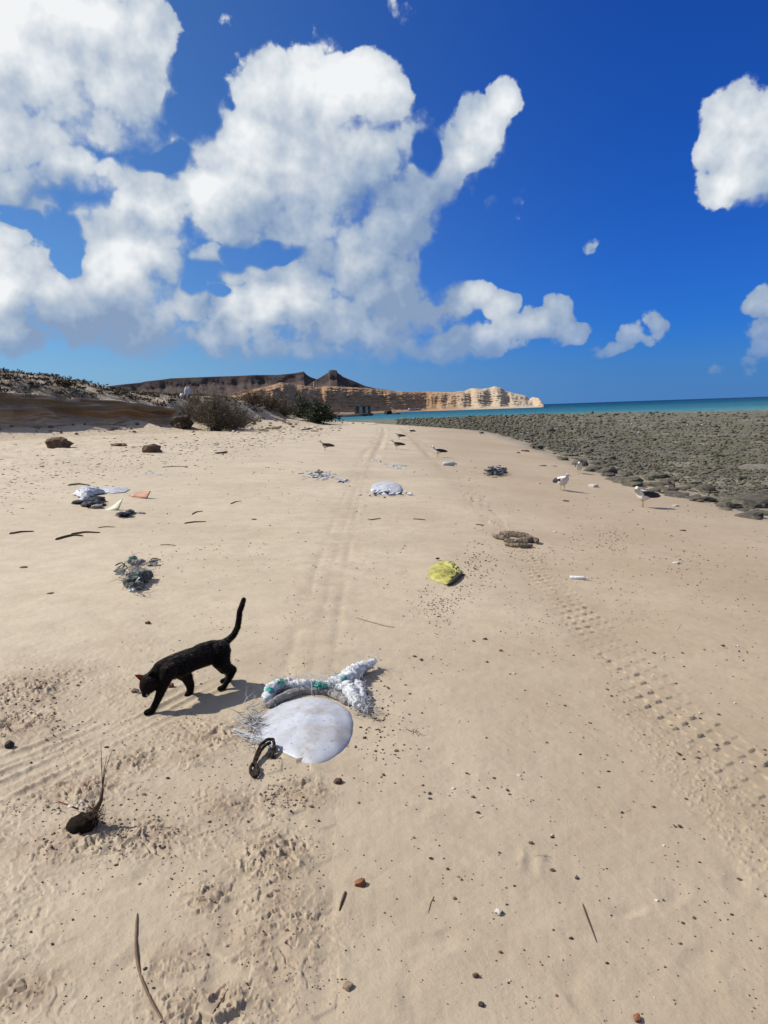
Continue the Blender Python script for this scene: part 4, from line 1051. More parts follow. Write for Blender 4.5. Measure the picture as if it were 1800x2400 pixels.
def build_cat():
    A = place(352, 1660); B = place(527, 1606)
    ax = (A - B)[:2]; ax = ax / np.hypot(*ax); left = np.array([-ax[1], ax[0]])       # heading and left side (towards the camera)
    mid = (A + B) / 2
    root = empty('black_cat', (mid[0], mid[1], mid[2]))
    tag(root, 'black cat walking with lowered head and raised tail beside the white float', 'cat')
    nrm = np.array([left[0], left[1], 0.0]); p0 = np.array([mid[0], mid[1], mid[2]])
    def J(zx, zy, off=0.0):
        """joint on the cat's long plane, shifted off to its left by off metres; zx, zy in the enlarged view of the photograph"""
        d = ray(280 + zx / 3.95, 1370 + zy / 3.95)
        pl = p0 + nrm * off
        t = np.dot(pl - CAM_P, nrm) / np.dot(d, nrm)
        return CAM_P + d * t - p0
    gz = lambda v, r: np.array([v[0], v[1], float(height(v[0] + p0[0], v[1] + p0[1])[0]) - p0[2] + r])
    mb = MB()
    def chain(pts, rad):
        for a, b, ra, rb in zip(pts[:-1], pts[1:], rad[:-1], rad[1:]): capsule_pts(mb, a, b, ra, rb)
    # trunk: deep chest narrowing to the belly, then the hips
    chain([J(940, 590), J(860, 635), J(760, 665), J(650, 700), J(550, 745), J(460, 775)], [.046, .054, .056, .058, .062, .057])
    chain([J(960, 570), J(860, 575), J(740, 615)], [.030, .034, .036])
    chain([J(470, 760), J(400, 780), J(340, 835), J(285, 885)], [.052, .043, .036, .034])
    chain([J(430, 740), J(370, 770)], [.034, .030])
    # head, cheeks, muzzle
    hc = J(272, 905); chain([hc, J(262, 935)], [.043, .040]); chain([J(262, 940), J(240, 1010)], [.032, .019])
    for sgn in (-1, 1):
        capsule_pts(mb, hc + nrm * sgn * .014, J(262, 945) + nrm * sgn * .020, .034, .026)
    # tail
    chain([J(960, 545), J(1010, 512), J(1055, 470), J(1092, 400), J(1106, 320), J(1112, 250), J(1135, 190), J(1150, 138)], [.022, .0185, .0170, .0160, .0156, .0150, .0150, .0125])
    # near fore leg, planted
    q = J(300, 1140, .035); q = gz(q, .013)
    chain([J(450, 800, .035), J(415, 890, .042), J(385, 985, .04), J(345, 1085, .036), q + ax[0] * 0, q + np.array([*(ax * .028), -.001])], [.042, .031, .022, .0168, .0165, .0145])
    # far fore leg, lifting its paw
    chain([J(560, 800, -.035), J(620, 850, -.04), J(655, 935, -.04), J(655, 995, -.04), J(630, 1022, -.04)], [.040, .030, .0215, .017, .0168])
    # near hind leg: thigh, knee, hock, foot
    q = gz(J(965, 950, .04), .012)
    chain([J(930, 610, .03), J(940, 700, .04), J(985, 765, .042), J(1050, 790, .042), J(1020, 860, .042), J(985, 915, .04), q, q + np.array([*(ax * .025), 0])], [.052, .046, .030, .0205, .0165, .0145, .0145, .0125])
    # far hind leg, mostly hidden behind it
    q2 = gz(J(990, 905, -.04), .012)
    chain([J(930, 620, -.03), J(930, 710, -.04), J(965, 780, -.042), J(1030, 800, -.042), J(1005, 870, -.042), q2, q2 + np.array([*(ax * .025), 0])], [.050, .044, .028, .020, .0165, .0145, .0125])
    capsule_pts(mb, J(1010, 600), J(1018, 615), .011, .011)
    fur, nt, b = principled('black_fur', .9, .08)
    tc = nt.n('ShaderNodeTexCoord').outputs['Object']
    st = nt.noise(nt.v('MULTIPLY', tc, (1, 1, .45)), 260.0, 4, .6)
    nt.link(nt.mix(nt.ramp(nt.noise(tc, 9.0, 3, .5), [(.4, 0.), (.7, 1.)]), (0.0035, 0.0026, 0.0024), (0.010, 0.0058, 0.0046)), b.inputs['Base Color'])
    bp = nt.n('ShaderNodeBump'); bp.inputs['Strength'].default_value = .5; bp.inputs['Distance'].default_value = .003
    nt.link(st, bp.inputs['Height']); nt.link(bp.outputs[0], b.inputs['Normal'])
    body = remesh(mb, 'body', fur, root, .0048, 4, .5)
    # short coat: fine hairs lying back along the body
    me = body.data; nv = len(me.vertices); co = np.empty(nv * 3, np.float32); no = np.empty(nv * 3, np.float32)
    me.vertices.foreach_get('co', co); me.vertices.foreach_get('normal', no); co = co.reshape(-1, 3); no = no.reshape(-1, 3)
    r = np.random.default_rng(3); k = r.integers(0, nv, 26000); back = np.array([-ax[0], -ax[1], -.25]); hd = no[k] * .45 + back * .55 + r.normal(0, .22, (len(k), 3)); hd /= np.linalg.norm(hd, axis=1)[:, None]
    base = co[k] - no[k] * .001 + r.normal(0, .0012, (len(k), 3)); sd = np.cross(hd, no[k]); sd /= np.linalg.norm(sd, axis=1)[:, None] + 1e-9
    L = r.uniform(.004, .010, (len(k), 1)); V = np.stack([base - sd * .0004, base + sd * .0004, base + hd * L], 1).reshape(-1, 3)
    hair = mesh_obj('fur', V, np.arange(len(V)).reshape(-1, 3), None, root, smooth=False); hair['kind'] = 'stuff'
    hm, hnt, hb = principled('fur_hair', .45, .35); hb.inputs['Base Color'].default_value = (0.013, 0.008, 0.006, 1); hair.data.materials.append(hm)
    # ears: thin cones, the outer one lit through by the sun
    ear_m, nt, b = principled('ear_skin', .7, .2)
    b.inputs['Base Color'].default_value = (0.13, 0.045, 0.025, 1)
    tr = nt.n('ShaderNodeBsdfTranslucent'); tr.inputs[0].default_value = (0.42, 0.14, 0.07, 1)
    mx = nt.n('ShaderNodeMixShader'); mx.inputs[0].default_value = .55
    nt.link(b.outputs[0], mx.inputs[1]); nt.link(tr.outputs[0], mx.inputs[2])
    nt.link(mx.outputs[0], ear_m.node_tree.nodes['Material Output'].inputs[0])
    def ear(base, tip, width, mat):
        base, tip = np.asarray(base), np.asarray(tip); h = tip - base; L = np.linalg.norm(h); h = h / L
        w = np.cross(h, ray(330, 1590)); w /= np.linalg.norm(w); d = np.cross(w, h)
        V = []; n = 9
        for k, f in enumerate(np.linspace(0, 1, 6)):
            ww = width * (1 - f ** 1.6) + .0012
            for a in np.linspace(-1.15, 1.15, n): V.append(base + h * L * f + w * math.sin(a) * ww + d * (math.cos(a) - .55) * ww * .9)
        o = mesh_obj('ear', V, grid_faces(6, n), mat, root)
        sm = o.modifiers.new('t', 'SOLIDIFY'); sm.thickness = .0018
        return o
    ear(J(225, 872, -.012), J(140, 836, -.03), .016, ear_m)
    ear(J(300, 850, .022), J(315, 800, .036), .020, fur)
    eye_m = simple_mat('cat_eye', (0.20, 0.17, 0.03), (0.12, 0.10, 0.02), 50, .2, .5)
    nose_m = simple_mat('cat_nose', (0.05, 0.022, 0.02), (0.03, 0.014, 0.012), 50, .4, .4)
    for sgn in (-1, 1):
        v, f = ICO2; c = J(238, 940) + nrm * sgn * .022
        mesh_obj('eye', v * .0068 + c, f, eye_m, root)
    v, f = ICO2; mesh_obj('nose', v * (.006, .006, .0045) + J(232, 1030), f, nose_m, root)
    wk = MB()
    for sgn in (-1, 1):
        for k in range(4):
            a = J(240, 1005) + nrm * sgn * .015; e = a + nrm * sgn * .045 + np.array([*(ax * (.01 + .006 * k)), -.012 + .008 * k]); wk.tube([a, (a + e) / 2 + (0, 0, .003), e], (.0006, .0005, .0002), 3, False)
    wk.build('whiskers', simple_mat('whisker', (.5, .48, .45), (.4, .38, .35), 30, .5), root)
    return root
cat = build_cat()

# ------------------------------------------------------------------ gulls
M_GW = simple_mat('gull_white', (0.70, 0.69, 0.66), (0.58, 0.56, 0.53), 9.0, .8, .2)
M_GS = simple_mat('gull_streaked', (0.62, 0.58, 0.52), (0.27, 0.22, 0.17), 26.0, .85, .2)
M_GD = simple_mat('gull_wing_slate', (0.036, 0.036, 0.040), (0.022, 0.022, 0.024), 20.0, .75, .25)
M_GB = simple_mat('gull_wing_brown', (0.075, 0.058, 0.045), (0.036, 0.028, 0.024), 26.0, .8, .2)
M_GY = simple_mat('gull_bill', (0.55, 0.36, 0.07), (0.45, 0.28, 0.06), 30.0, .5, .4)
M_GL = simple_mat('gull_leg', (0.42, 0.30, 0.16), (0.34, 0.24, 0.14), 30.0, .6, .3)
M_GK = simple_mat('gull_dark', (0.012, 0.012, 0.012), (0.008, 0.008, 0.008), 30.0, .3, .5)
def loft(rings, sides=14):
    """rings: (centre xyz, axis angle in xz, half width y, half height)"""
    V = []
    for (c, ang, w, h) in rings:
        for a in np.linspace(0, 2 * math.pi, sides, endpoint=False):
            y = math.cos(a) * w; u = math.sin(a) * h
            V.append((c[0] - math.sin(ang) * u, c[1] + y, c[2] + math.cos(ang) * u))
    n = len(rings); F = [tuple(r) for r in grid_faces(n, sides, True)] + [tuple(range(sides - 1, -1, -1)), tuple(range((n - 1) * sides, n * sides))]
    return np.array(V), F

def gull_parts(kind, headyaw, tuck, far):
    """mesh data of one gull, x forward, feet at z = 0"""
    body_m = M_GS if kind == 'juvenile' else M_GW; wing_m = M_GB if kind == 'juvenile' else M_GD
    sd = 8 if far else 14
    hx, hz = (.105, .315) if tuck else (.135, .345)
    rings = [((-.235, 0, .178), .25, .020, .004), ((-.17, 0, .195), .22, .034, .016), ((-.11, 0, .205), .2, .052, .042), ((-.04, 0, .207), .15, .070, .066), ((.03, 0, .215), .05, .076, .076), ((.085, 0, .235), -.35, .068, .070),
             ((.112, 0, .268), -.8, .050, .050), ((hx - .006, 0, hz - .035), -1.1, .037, .040), ((hx, 0, hz - .008), -.9, .036, .038), ((hx + .012, 0, hz + .008), -.4, .033, .034), ((hx + .034, 0, hz + .006), 0, .026, .026), ((hx + .050, 0, hz - .002), 0, .014, .014)]
    rings = [(c, an, w * 1.16, h * 1.12) for (c, an, w, h) in rings]
    V, F = loft(rings, sd)
    yaw = headyaw * sstep(hz - .075, hz - .02, V[:, 2]); c, s = np.cos(yaw), np.sin(yaw); dx = V[:, 0] - (hx - .01)
    V = np.stack([hx - .01 + dx * c - V[:, 1] * s, dx * s + V[:, 1] * c, V[:, 2]], 1)
    parts = [('body', V, F, body_m)]
    def hd(p):
        p = np.asarray(p, float); dx = p[:, 0] - (hx - .01); return np.stack([hx - .01 + dx * math.cos(headyaw) - p[:, 1] * math.sin(headyaw), dx * math.sin(headyaw) + p[:, 1] * math.cos(headyaw), p[:, 2]], 1)
    bl = loft([((hx + .044, 0, hz - .002), 0, .009, .011), ((hx + .070, 0, hz - .005), 0, .006, .0085), ((hx + .090, 0, hz - .010), .3, .004, .0065), ((hx + .097, 0, hz - .017), .9, .002, .003)], 6)
    parts.append(('bill', hd(bl[0]), bl[1], M_GK if kind == 'juvenile' else M_GY))
    for sg in (-1, 1):
        W = []; n = 12; m = 7
        for i, f in enumerate(np.linspace(0, 1, n)):
            x = .062 - f * .36; zc = .240 - .040 * f - .012 * f * f; half = (.060 * (1 - f) ** .55 * (f + .12) ** .35 * 1.25 + .004) if f < 1 else .002
            yy = .081 * (1 - f ** 2.2) ** .5 if f < .97 else .008
            yy = max(yy, .012)
            for j, g in enumerate(np.linspace(-1, 1, m)):
                bul = math.cos(g * 1.3)
                W.append((x + .012 * g, sg * (yy * (.62 + .38 * bul) + .010 * (1 - f)), zc + half * g))
        parts.append(('wing', np.array(W), grid_faces(n, m), wing_m))
    tl = loft([((-.17, 0, .19), .2, .030, .008), ((-.215, 0, .182), .2, .036, .005), ((-.262, 0, .172), .2, .040, .003)], 8)
    parts.append(('tail', tl[0], tl[1], M_GB if kind == 'juvenile' else M_GW))
    for sg in (-1, 1):
        mb = MB(); x0 = .012 + .012 * sg
        mb.tube([(x0, sg * .030, .165), (x0 - .006, sg * .028, .085), (x0, sg * .027, .004)], (.010, .0042, .0040), 6)
        for a in (-.5, 0, .5): mb.tube([(x0, sg * .027, .006), (x0 + .045 * math.cos(a), sg * .027 + .045 * math.sin(a), .003)], (.0045, .002), 4)
        mb.add([(x0, sg * .027, .005), (x0 + .04 * math.cos(.5), sg * .027 + .04 * math.sin(.5), .0035), (x0 + .045, sg * .027, .0035), (x0 + .04 * math.cos(.5), sg * .027 - .04 * math.sin(.5), .0035)], [(0, 1, 2), (0, 2, 3)])
        parts.append(('leg', np.concatenate(mb.v), mb.f, M_GL))
    if not far:
        for sg in (-1, 1):
            v, f = ICO1; parts.append(('eye', hd(v * .0042 + (hx + .026, sg * .0255, hz + .012)), f, M_GK))
    drop = .034
    parts = [(nm, np.asarray(V) - (0, 0, drop), F, m) if nm != 'leg' else (nm, np.asarray(V) * (1, 1, (.155 - drop) / .155), F, m) for nm, V, F, m in parts]
    return parts

GULL_CACHE = {}
def gull(px, py, heading, label, kind='adult', headyaw=0.0, tuck=False, far=False, scale=1.08, group=None, xyz=None):
    key = (kind, headyaw, tuck, far)
    if key not in GULL_CACHE:
        lst = []
        for nm, V, F, m in gull_parts(*key):
            me = bpy.data.meshes.new(nm); me.from_pydata(np.asarray(V).tolist(), [], [tuple(int(i) for i in f) for f in F]); me.update()
            me.polygons.foreach_set('use_smooth', np.ones(len(me.polygons), dtype=bool)); me.materials.append(m); lst.append((nm, me))
        GULL_CACHE[key] = lst
    p = place(px, py) if xyz is None else xyz
    root = empty('gull', p, heading); root.scale = (scale,) * 3
    tag(root, label, 'gull', group)
    for nm, me in GULL_CACHE[key]:
        o = bpy.data.objects.new(nm, me); col.objects.link(o); o.parent = root
        if nm == 'wing':
            sm = o.modifiers.new('t', 'SOLIDIFY'); sm.thickness = .008; sm.offset = 0
    return root
PI = math.pi
G_B = 'gulls standing on the beach'
gull(763, 1057, PI - .15, 'brown-winged gull with a streaked head standing alone on pale sand', 'juvenile', group=G_B)
gull(930, 1053, PI - .1, 'upright brown-winged gull facing the dune beside the tyre rut', 'juvenile', group=G_B)
gull(936, 1031, PI + .2, 'hunched brown-winged gull with tucked head behind the upright one', 'juvenile', tuck=True, group=G_B)
gull(964, 1017, PI - .7, 'pale-headed gull turned half away beyond the pair by the rut', 'adult', group=G_B)
gull(1027, 1071, PI + .25, 'white-headed dark-winged gull standing just above the white bottle', 'adult', headyaw=.3, group=G_B)
gull(1126, 1022, PI + .6, 'white gull standing at the edge of the reef rubble', 'adult', headyaw=.4, tuck=True, group=G_B)
gull(1318, 1151, -PI / 2 + .3, 'white-breasted gull facing forward with its head turned, preening', 'adult', headyaw=.7, tuck=True, scale=1.12, group=G_B)
gull(1357, 1110, -PI / 2 - .1, 'white gull facing forward near the tip of the reef edge', 'adult', headyaw=-.4, tuck=True, group=G_B)
gull(1508, 1189, PI + .35, 'white gull with black wings standing side-on on the ochre sand', 'adult', headyaw=.25, tuck=True, scale=1.15, group=G_B)
for k, (px, py, hd, kd) in enumerate([(933, 993, PI, 'juvenile'), (957, 992, PI - .5, 'juvenile'), (978, 994, -1.2, 'adult'), (989, 995, -1.8, 'adult'), (1003, 994, -1.4, 'adult'), (1034, 997, PI, 'adult')]):
    gull(px, py, hd, 'distant brownish gull resting by the far waterline' if kd == 'juvenile' else 'distant white gull resting by the far waterline', kd, far=True, group='gulls resting by the far waterline')
for k, (px, py, hd) in enumerate([(1478, 1004, -1.3), (1518, 1003, -2.2), (1610, 1008, -1.6), (1643, 1006, -1.0), (1702, 1005, -2.4), (1496, 1030, -1.7)]):
    p = place(px, py); p[2] += .12
    gull(px, py, hd, 'white gull standing out on the reef flat', 'adult', far=True, tuck=True, group='gulls out on the reef flat', xyz=p)

# ------------------------------------------------------------------ rubbish and driftwood

def float_material():
    m, nt, b = principled('white_plastic', .5, .4)
    tc = nt.n('ShaderNodeTexCoord').outputs['Object']
    c = nt.mix(nt.ramp(nt.noise(tc, 4.0, 5, .6), [(.40, 0.), (.70, 1.)]), (0.44, 0.455, 0.49), (0.36, 0.36, 0.375))
    c = nt.mix(nt.ramp(nt.noise(tc, 8.0, 6, .7), [(.50, 0.), (.70, .65)]), c, (0.28, 0.225, 0.165))
    c = nt.mix(nt.ramp(nt.noise(tc, 60.0, 3, .6), [(.64, 0.), (.70, .85)]), c, (0.07, 0.055, 0.045))
    nt.link(c, b.inputs['Base Color'])
    bp = nt.n('ShaderNodeBump'); bp.inputs['Strength'].default_value = .35; bp.inputs['Distance'].default_value = .01
    nt.link(nt.noise(tc, 14.0, 5, .6), bp.inputs['Height']); nt.link(bp.outputs[0], b.inputs['Normal'])
    return m
M_PLAST = float_material()
M_NET = simple_mat('frayed_net_white', (0.74, 0.76, 0.78), (0.54, 0.53, 0.53), 40.0, .9, .15, .8, 150.0)
M_NETG = simple_mat('frayed_net_grey', (0.30, 0.28, 0.26), (0.20, 0.18, 0.17), 40.0, .9, .15, .8, 150.0)
M_TURQ = simple_mat('turquoise_net', (0.10, 0.44, 0.36), (0.05, 0.30, 0.25), 40.0, .8, .2, .8, 150.0)
M_ROPE = simple_mat('dark_rope', (0.055, 0.038, 0.026), (0.028, 0.020, 0.015), 60.0, .9, .15, .9, 220.0)
M_WOOD = simple_mat('driftwood', (0.25, 0.20, 0.145), (0.09, 0.07, 0.052), 14.0, .9, .15, 1.0, 40.0)
M_STICK = simple_mat('dry_stick', (0.115, 0.075, 0.048), (0.06, 0.04, 0.028), 20.0, .9, .15)
M_YEL = simple_mat('yellow_plastic', (0.42, 0.38, 0.085), (0.24, 0.23, 0.075), 16.0, .55, .3, .5, 40.0)
M_BLKP = simple_mat('black_plastic', (0.028, 0.028, 0.032), (0.015, 0.015, 0.017), 20.0, .4, .4)
M_WPL = simple_mat('white_film', (0.44, 0.45, 0.475), (0.36, 0.365, 0.385), 9.0, .45, .35)
M_ORG = simple_mat('orange_shard', (0.40, 0.19, 0.105), (0.29, 0.13, 0.075), 9.0, .6, .3)
M_CRM = simple_mat('cream_shard', (0.55, 0.53, 0.40), (0.44, 0.42, 0.31), 9.0, .6, .3)
M_NETD = simple_mat('grey_green_net', (0.22, 0.235, 0.205), (0.07, 0.075, 0.068), 18.0, .9, .15, .9, 60.0)

def outline_world(pts): return ground_pts(pts)

def dome(name, outline, height_m, mat, label, cat, apex=(0, 0), power=2.4, rough=.006, seed=1, parent_parts=None, lift=.004):
    """low rounded body whose rim follows an outline on the sand"""
    W = outline_world(outline); c = W.mean(0); c[:2] += apex
    n = 72; cl = np.concatenate([W, W[:1]]); d = np.r_[0, np.cumsum(np.linalg.norm(np.diff(cl, axis=0), axis=1))]
    t = np.linspace(0, d[-1], n, endpoint=False); B = np.stack([np.interp(t, d, cl[:, k]) for k in range(3)], 1)
    for _ in range(3): B = (np.roll(B, 1, 0) + 2 * B + np.roll(B, -1, 0)) / 4
    rings = 26; V = []
    zc = float(height(c[0], c[1])[0])
    hz = height(B[:, 0], B[:, 1])
    for k in range(rings):
        f = k / (rings - 1); rho = math.sin(f * math.pi / 2)
        p = c + (B - c) * rho
        z = (zc * (1 - rho ** 6) + hz * rho ** 6) + height_m * (1 - rho ** power) ** (1 / power) - .012 * rho
        V.append(np.stack([p[:, 0], p[:, 1], z + lift], 1))
    V = np.array(V)
    V[..., 2] += rough * fbm(V[..., 0] * 7, V[..., 1] * 7, 3, seed=seed) * (1 - np.linspace(0, 1, rings)[:, None] ** 4)
    base = np.array([c[0], c[1], zc])
    root = empty(name, base); tag(root, label, cat)
    o = mesh_obj('shell', V.reshape(-1, 3) - base, grid_faces(rings, n, True), mat, root)
    return root, base, V

def ribbon_tube(path, rad, seed, lump=.35, sides=14, n=70):
    """lumpy, frayed bundle along a path"""
    path = np.asarray(path, float); d = np.r_[0, np.cumsum(np.linalg.norm(np.diff(path, axis=0), axis=1))]
    t = np.linspace(0, d[-1], n); c = np.stack([np.interp(t, d, path[:, k]) for k in range(3)], 1)
    for _ in range(5): c[1:-1] = (c[:-2] + 2 * c[1:-1] + c[2:]) / 4
    r = np.interp(t, d, rad)
    mb = MB(); mb.tube(c, r, sides)
    v = mb.v[0]; ctr = np.repeat(c, sides, 0)
    mb.v[0] = ctr + (v - ctr) * (1 + lump * fbm3(v * 34 + seed, 3, seed=seed, gain=.7)[:, None] * 1.6)
    return mb

def strands(mb, centres, r, n, L, rad, flat=.5, drop=0):
    for _ in range(n):
        a = centres[r.integers(0, len(centres))] + r.normal(0, .006, 3)
        dv = r.normal(0, 1, 3) * (1, 1, flat); dv /= np.linalg.norm(dv)
        l = L * r.uniform(.4, 1.3); m = a + dv * l * .5 + r.normal(0, .12 * l, 3); e = a + dv * l + r.normal(0, .2 * l, 3)
        e[2] -= drop * l
        mb.tube([a, m, e], (rad, rad, rad * .5), 3, False)

def Z7(x, y): return 500 + x / 3.687, 1500 + y / 3.687          # enlarged view of the float in the photograph
def build_float():
    out = [Z7(*q) for q in [(365, 840), (372, 740), (430, 640), (560, 560), (700, 510), (840, 495), (980, 505), (1100, 560), (1190, 630), (1218, 720), (1210, 840), (1180, 930), (1090, 1010), (990, 1075), (900, 1104), (800, 1085), (690, 1040), (590, 985), (480, 935), (400, 900)]]
    root, base, V = dome('white_float', out, .040, M_PLAST, 'flattened white float half buried in the sand beside the cat', 'float', rough=.012, seed=5, power=2.0)
    r = np.random.default_rng(77)
    def W(x, y, h): p = ground_pt(*Z7(x, y)); p[2] = float(height(p[0], p[1])[0]) + h; return p - base
    net = MB(); sub = [
        ([(455, 560), (500, 480), (560, 440), (640, 430), (720, 440), (800, 440), (880, 435), (960, 440)], [.020, .034, .040, .036, .030, .032, .028, .026], .030),
        ([(930, 450), (1010, 440), (1080, 430), (1150, 400), (1190, 370), (1230, 330), (1290, 290), (1340, 270), (1395, 235)], [.026, .032, .038, .046, .050, .046, .036, .030, .016], .036),
        ([(1090, 440), (1150, 470), (1200, 520), (1225, 570), (1245, 625)], [.034, .040, .040, .036, .020], .032),
        ([(1230, 390), (1260, 450), (1280, 520), (1275, 590), (1265, 640)], [.028, .028, .026, .022, .014], .028)]
    cen = []
    for k, (pts, rad, h) in enumerate(sub):
        path = [W(x, y + 12, h * (.55 + .5 * (j / len(pts) > .1) * (j / len(pts) < .9))) for j, (x, y) in enumerate(pts)]
        mb = ribbon_tube(path, np.array(rad) * .82, 900 + k, .62, 20, 120)
        net.add(mb.v[0], mb.f); cen.append(np.asarray(path))
    cen = np.concatenate(cen)
    nb = net.build('torn_net', M_NET, root); nb['label'] = 'crumpled white net wrapped round the back of the float'
    fr = MB(); c2 = cen[r.integers(0, len(cen), 400)] + r.normal(0, .022, (400, 3)); strands(fr, c2, r, 900, .045, .0010, .6)
    fr.build('net_fibres', M_NET, nb)['kind'] = 'stuff'
    # grey fold of cloth under the rim and frayed fibres at the left end
    lp = [W(x, y, .012) for (x, y) in [(470, 600), (560, 545), (660, 500), (760, 470), (880, 468), (1000, 480), (1090, 520), (1160, 575)]]
    mb = ribbon_tube(lp, [.014, .022, .024, .022, .020, .022, .024, .016], 950, .5, 10, 60); mb.build('net_fold', M_NETG, root, smooth=False)
    tq = MB()
    for (x, y, s, h) in [(490, 500, .022, .040), (478, 530, .020, .022), (600, 440, .014, .058), (905, 450, .015, .045), (960, 455, .013, .045), (1140, 430, .016, .068), (1085, 400, .010, .060), (575, 450, .010, .058)]:
        v, f = rock_verts(ICO2, int(x), flat=.7, amp=1.2, freq=3.0); tq.add(v * s + W(x, y + 20, h), f)
    ctq = np.concatenate(tq.v)[::7]; strands(tq, ctq, r, 120, .03, .0012, .6)
    tq.build('turquoise_net', M_TURQ, root, smooth=False)
    ff = MB(); cl = np.array([W(x, y, .004 + .01 * r.random()) for (x, y) in zip(r.normal(360, 45, 60), r.normal(760, 90, 60))]); strands(ff, cl, r, 230, .06, .0011, .35)
    cl = np.array([W(150 + (460 - 150) * f + r.normal(0, 8), 800 + (930 - 800) * f + r.normal(0, 12), .004) for f in r.random(80)])
    for c in cl:
        e = c + np.array([.05, -.028, 0]) * r.uniform(.5, 1.6) + r.normal(0, .006, 3); e[2] = max(e[2], .002); ff.tube([c, (c + e) / 2 + (0, 0, .004), e], .0012, 3, False)
    ff.build('frayed_fibres', M_NET, root)['kind'] = 'stuff'
    rt = MB(); cl = np.array([W(x, y, .01) for (x, y) in zip(r.normal(345, 30, 30), r.normal(750, 60, 30))]); strands(rt, cl, r, 70, .05, .0016, .4); rt.build('grey_fibres', M_NETG, root)['kind'] = 'stuff'
    # grit lying on the shell stays part of its texture; the dark rope is a thing of its own
build_float()

def build_rope():
    b = ground_pt(*Z7(420, 1050)); b[2] = float(height(b[0], b[1])[0])
    root = empty('rope', b); tag(root, 'short dark rope with a loop lying at the edge of the white float', 'rope')
    def W(x, y, h): p = ground_pt(*Z7(x, y)); p[2] = float(height(p[0], p[1])[0]) + h; return p - b
    def twist(pts, hh, rad, ply=3, n=90):
        P = np.array([W(x, y, h) for (x, y), h in zip(pts, hh)]); d = np.r_[0, np.cumsum(np.linalg.norm(np.diff(P, axis=0), axis=1))]
        t = np.linspace(0, d[-1], n); c = np.stack([np.interp(t, d, P[:, k]) for k in range(3)], 1)
        for _ in range(4): c[1:-1] = (c[:-2] + 2 * c[1:-1] + c[2:]) / 4
        T = np.gradient(c, axis=0); T /= np.linalg.norm(T, axis=1)[:, None]; A = np.cross(T, (0, 0, 1.0)); A /= np.linalg.norm(A, axis=1)[:, None] + 1e-9; B = np.cross(T, A)
        for s in range(ply):
            ph = t / .018 + s * 2 * PI / ply; mb.tube(c + (A * np.cos(ph)[:, None] + B * np.sin(ph)[:, None]) * rad * .55, rad * .62, 6)
    mb = MB()
    twist([(510, 1040), (530, 985), (525, 945), (480, 945), (420, 970), (385, 1020), (360, 1080), (345, 1120)], [.008, .022, .030, .034, .030, .022, .014, .010], .0062)
    twist([(500, 965), (440, 985), (405, 1025), (375, 1075), (350, 1120)], [.026, .026, .022, .014, .010], .0062)
    mb.build('strand', M_ROPE, root)
    mb = MB(); twist([(345, 1110), (325, 1140), (325, 1180), (350, 1205), (385, 1200), (392, 1165), (375, 1130), (350, 1110)], [.016, .012, .008, .008, .010, .014, .018, .018], .0062); mb.build('loop', M_ROPE, root)
    r = np.random.default_rng(5); mb = MB(); cc = np.array([W(510, 1030, .008), W(515, 1000, .012), W(500, 1020, .008)]); strands(mb, cc, r, 40, .025, .0012, .4); mb.build('frayed_end', M_ROPE, root)
build_rope()

# crumpled sheets of plastic, cloth, leaf
def sheet(name, outline, label, cat, mat, hgt=.05, seed=1, group=None, fold=9.0, res=40, base_h=.006, aniso=1.0, knot=None):
    W = outline_world(outline); c = W.mean(0) if knot is None else ground_pt(*knot); c[2] = float(height(c[0], c[1])[0])
    n = len(W); V = []; rings = res
    m = 64; cl = np.concatenate([W, W[:1]]); d = np.r_[0, np.cumsum(np.linalg.norm(np.diff(cl, axis=0), axis=1))]; t = np.linspace(0, d[-1], m, endpoint=False)
    B = np.stack([np.interp(t, d, cl[:, k]) for k in range(3)], 1)
    size = np.linalg.norm(B - c, axis=1).mean()
    for k in range(rings):
        f = k / (rings - 1); p = c + (B - c) * f
        V.append(p)
    V = np.array(V); x, y = V[..., 0], V[..., 1]
    g = height(x.ravel(), y.ravel()).reshape(x.shape)
    u = (x - c[0]) / size; v = (y - c[1]) / size
    nz = fbm((u * .9 + v * .3) * fold * .35 * aniso + seed, (v - u * .3) * fold * .35, 4, .6, seed=seed, ridged=True) * .5 + .5
    edge = (1 - np.linspace(0, 1, rings)[:, None] ** 3)
    V[..., 2] = g + base_h + hgt * (np.clip(nz, 0, 1) * .85 + .15) * (edge * .85 + .15)
    if knot is not None:                                     # pleats gathered at the tied end
        th = np.arctan2(v, u); rr_ = np.linspace(0, 1, rings)[:, None]
        pl = .5 + .5 * np.sin(th * 26 + 3 * fbm(u * 2.2, v * 2.2, 2, seed=seed + 9) + 2.2 * rr_); pl2 = .5 + .5 * np.sin(th * 11 + 1.0 + 2.5 * rr_)
        V[..., 2] = g + base_h + hgt * (.25 + .45 * nz + .55 * pl * (1 - .5 * rr_) + .55 * pl2) * np.sin(np.clip(rr_ * .94 + .06, 0, 1) * math.pi) ** .55 * .8 + .012 * (1 - rr_) ** 6
    V[..., 0] += .12 * size * fbm(u * 3 + 9, v * 3, 3, seed=seed + 5); V[..., 1] += .12 * size * fbm(u * 3, v * 3 + 4, 3, seed=seed + 7)
    root = empty(name, c); tag(root, label, cat, group)
    o = mesh_obj('sheet', V.reshape(-1, 3) - c, grid_faces(rings, m, True), mat, root, smooth=True)
    sm = o.modifiers.new('t', 'SOLIDIFY'); sm.thickness = .002
    return root, c
def Zc(x, y): return 980 + x / 11.85, 1280 + y / 11.85
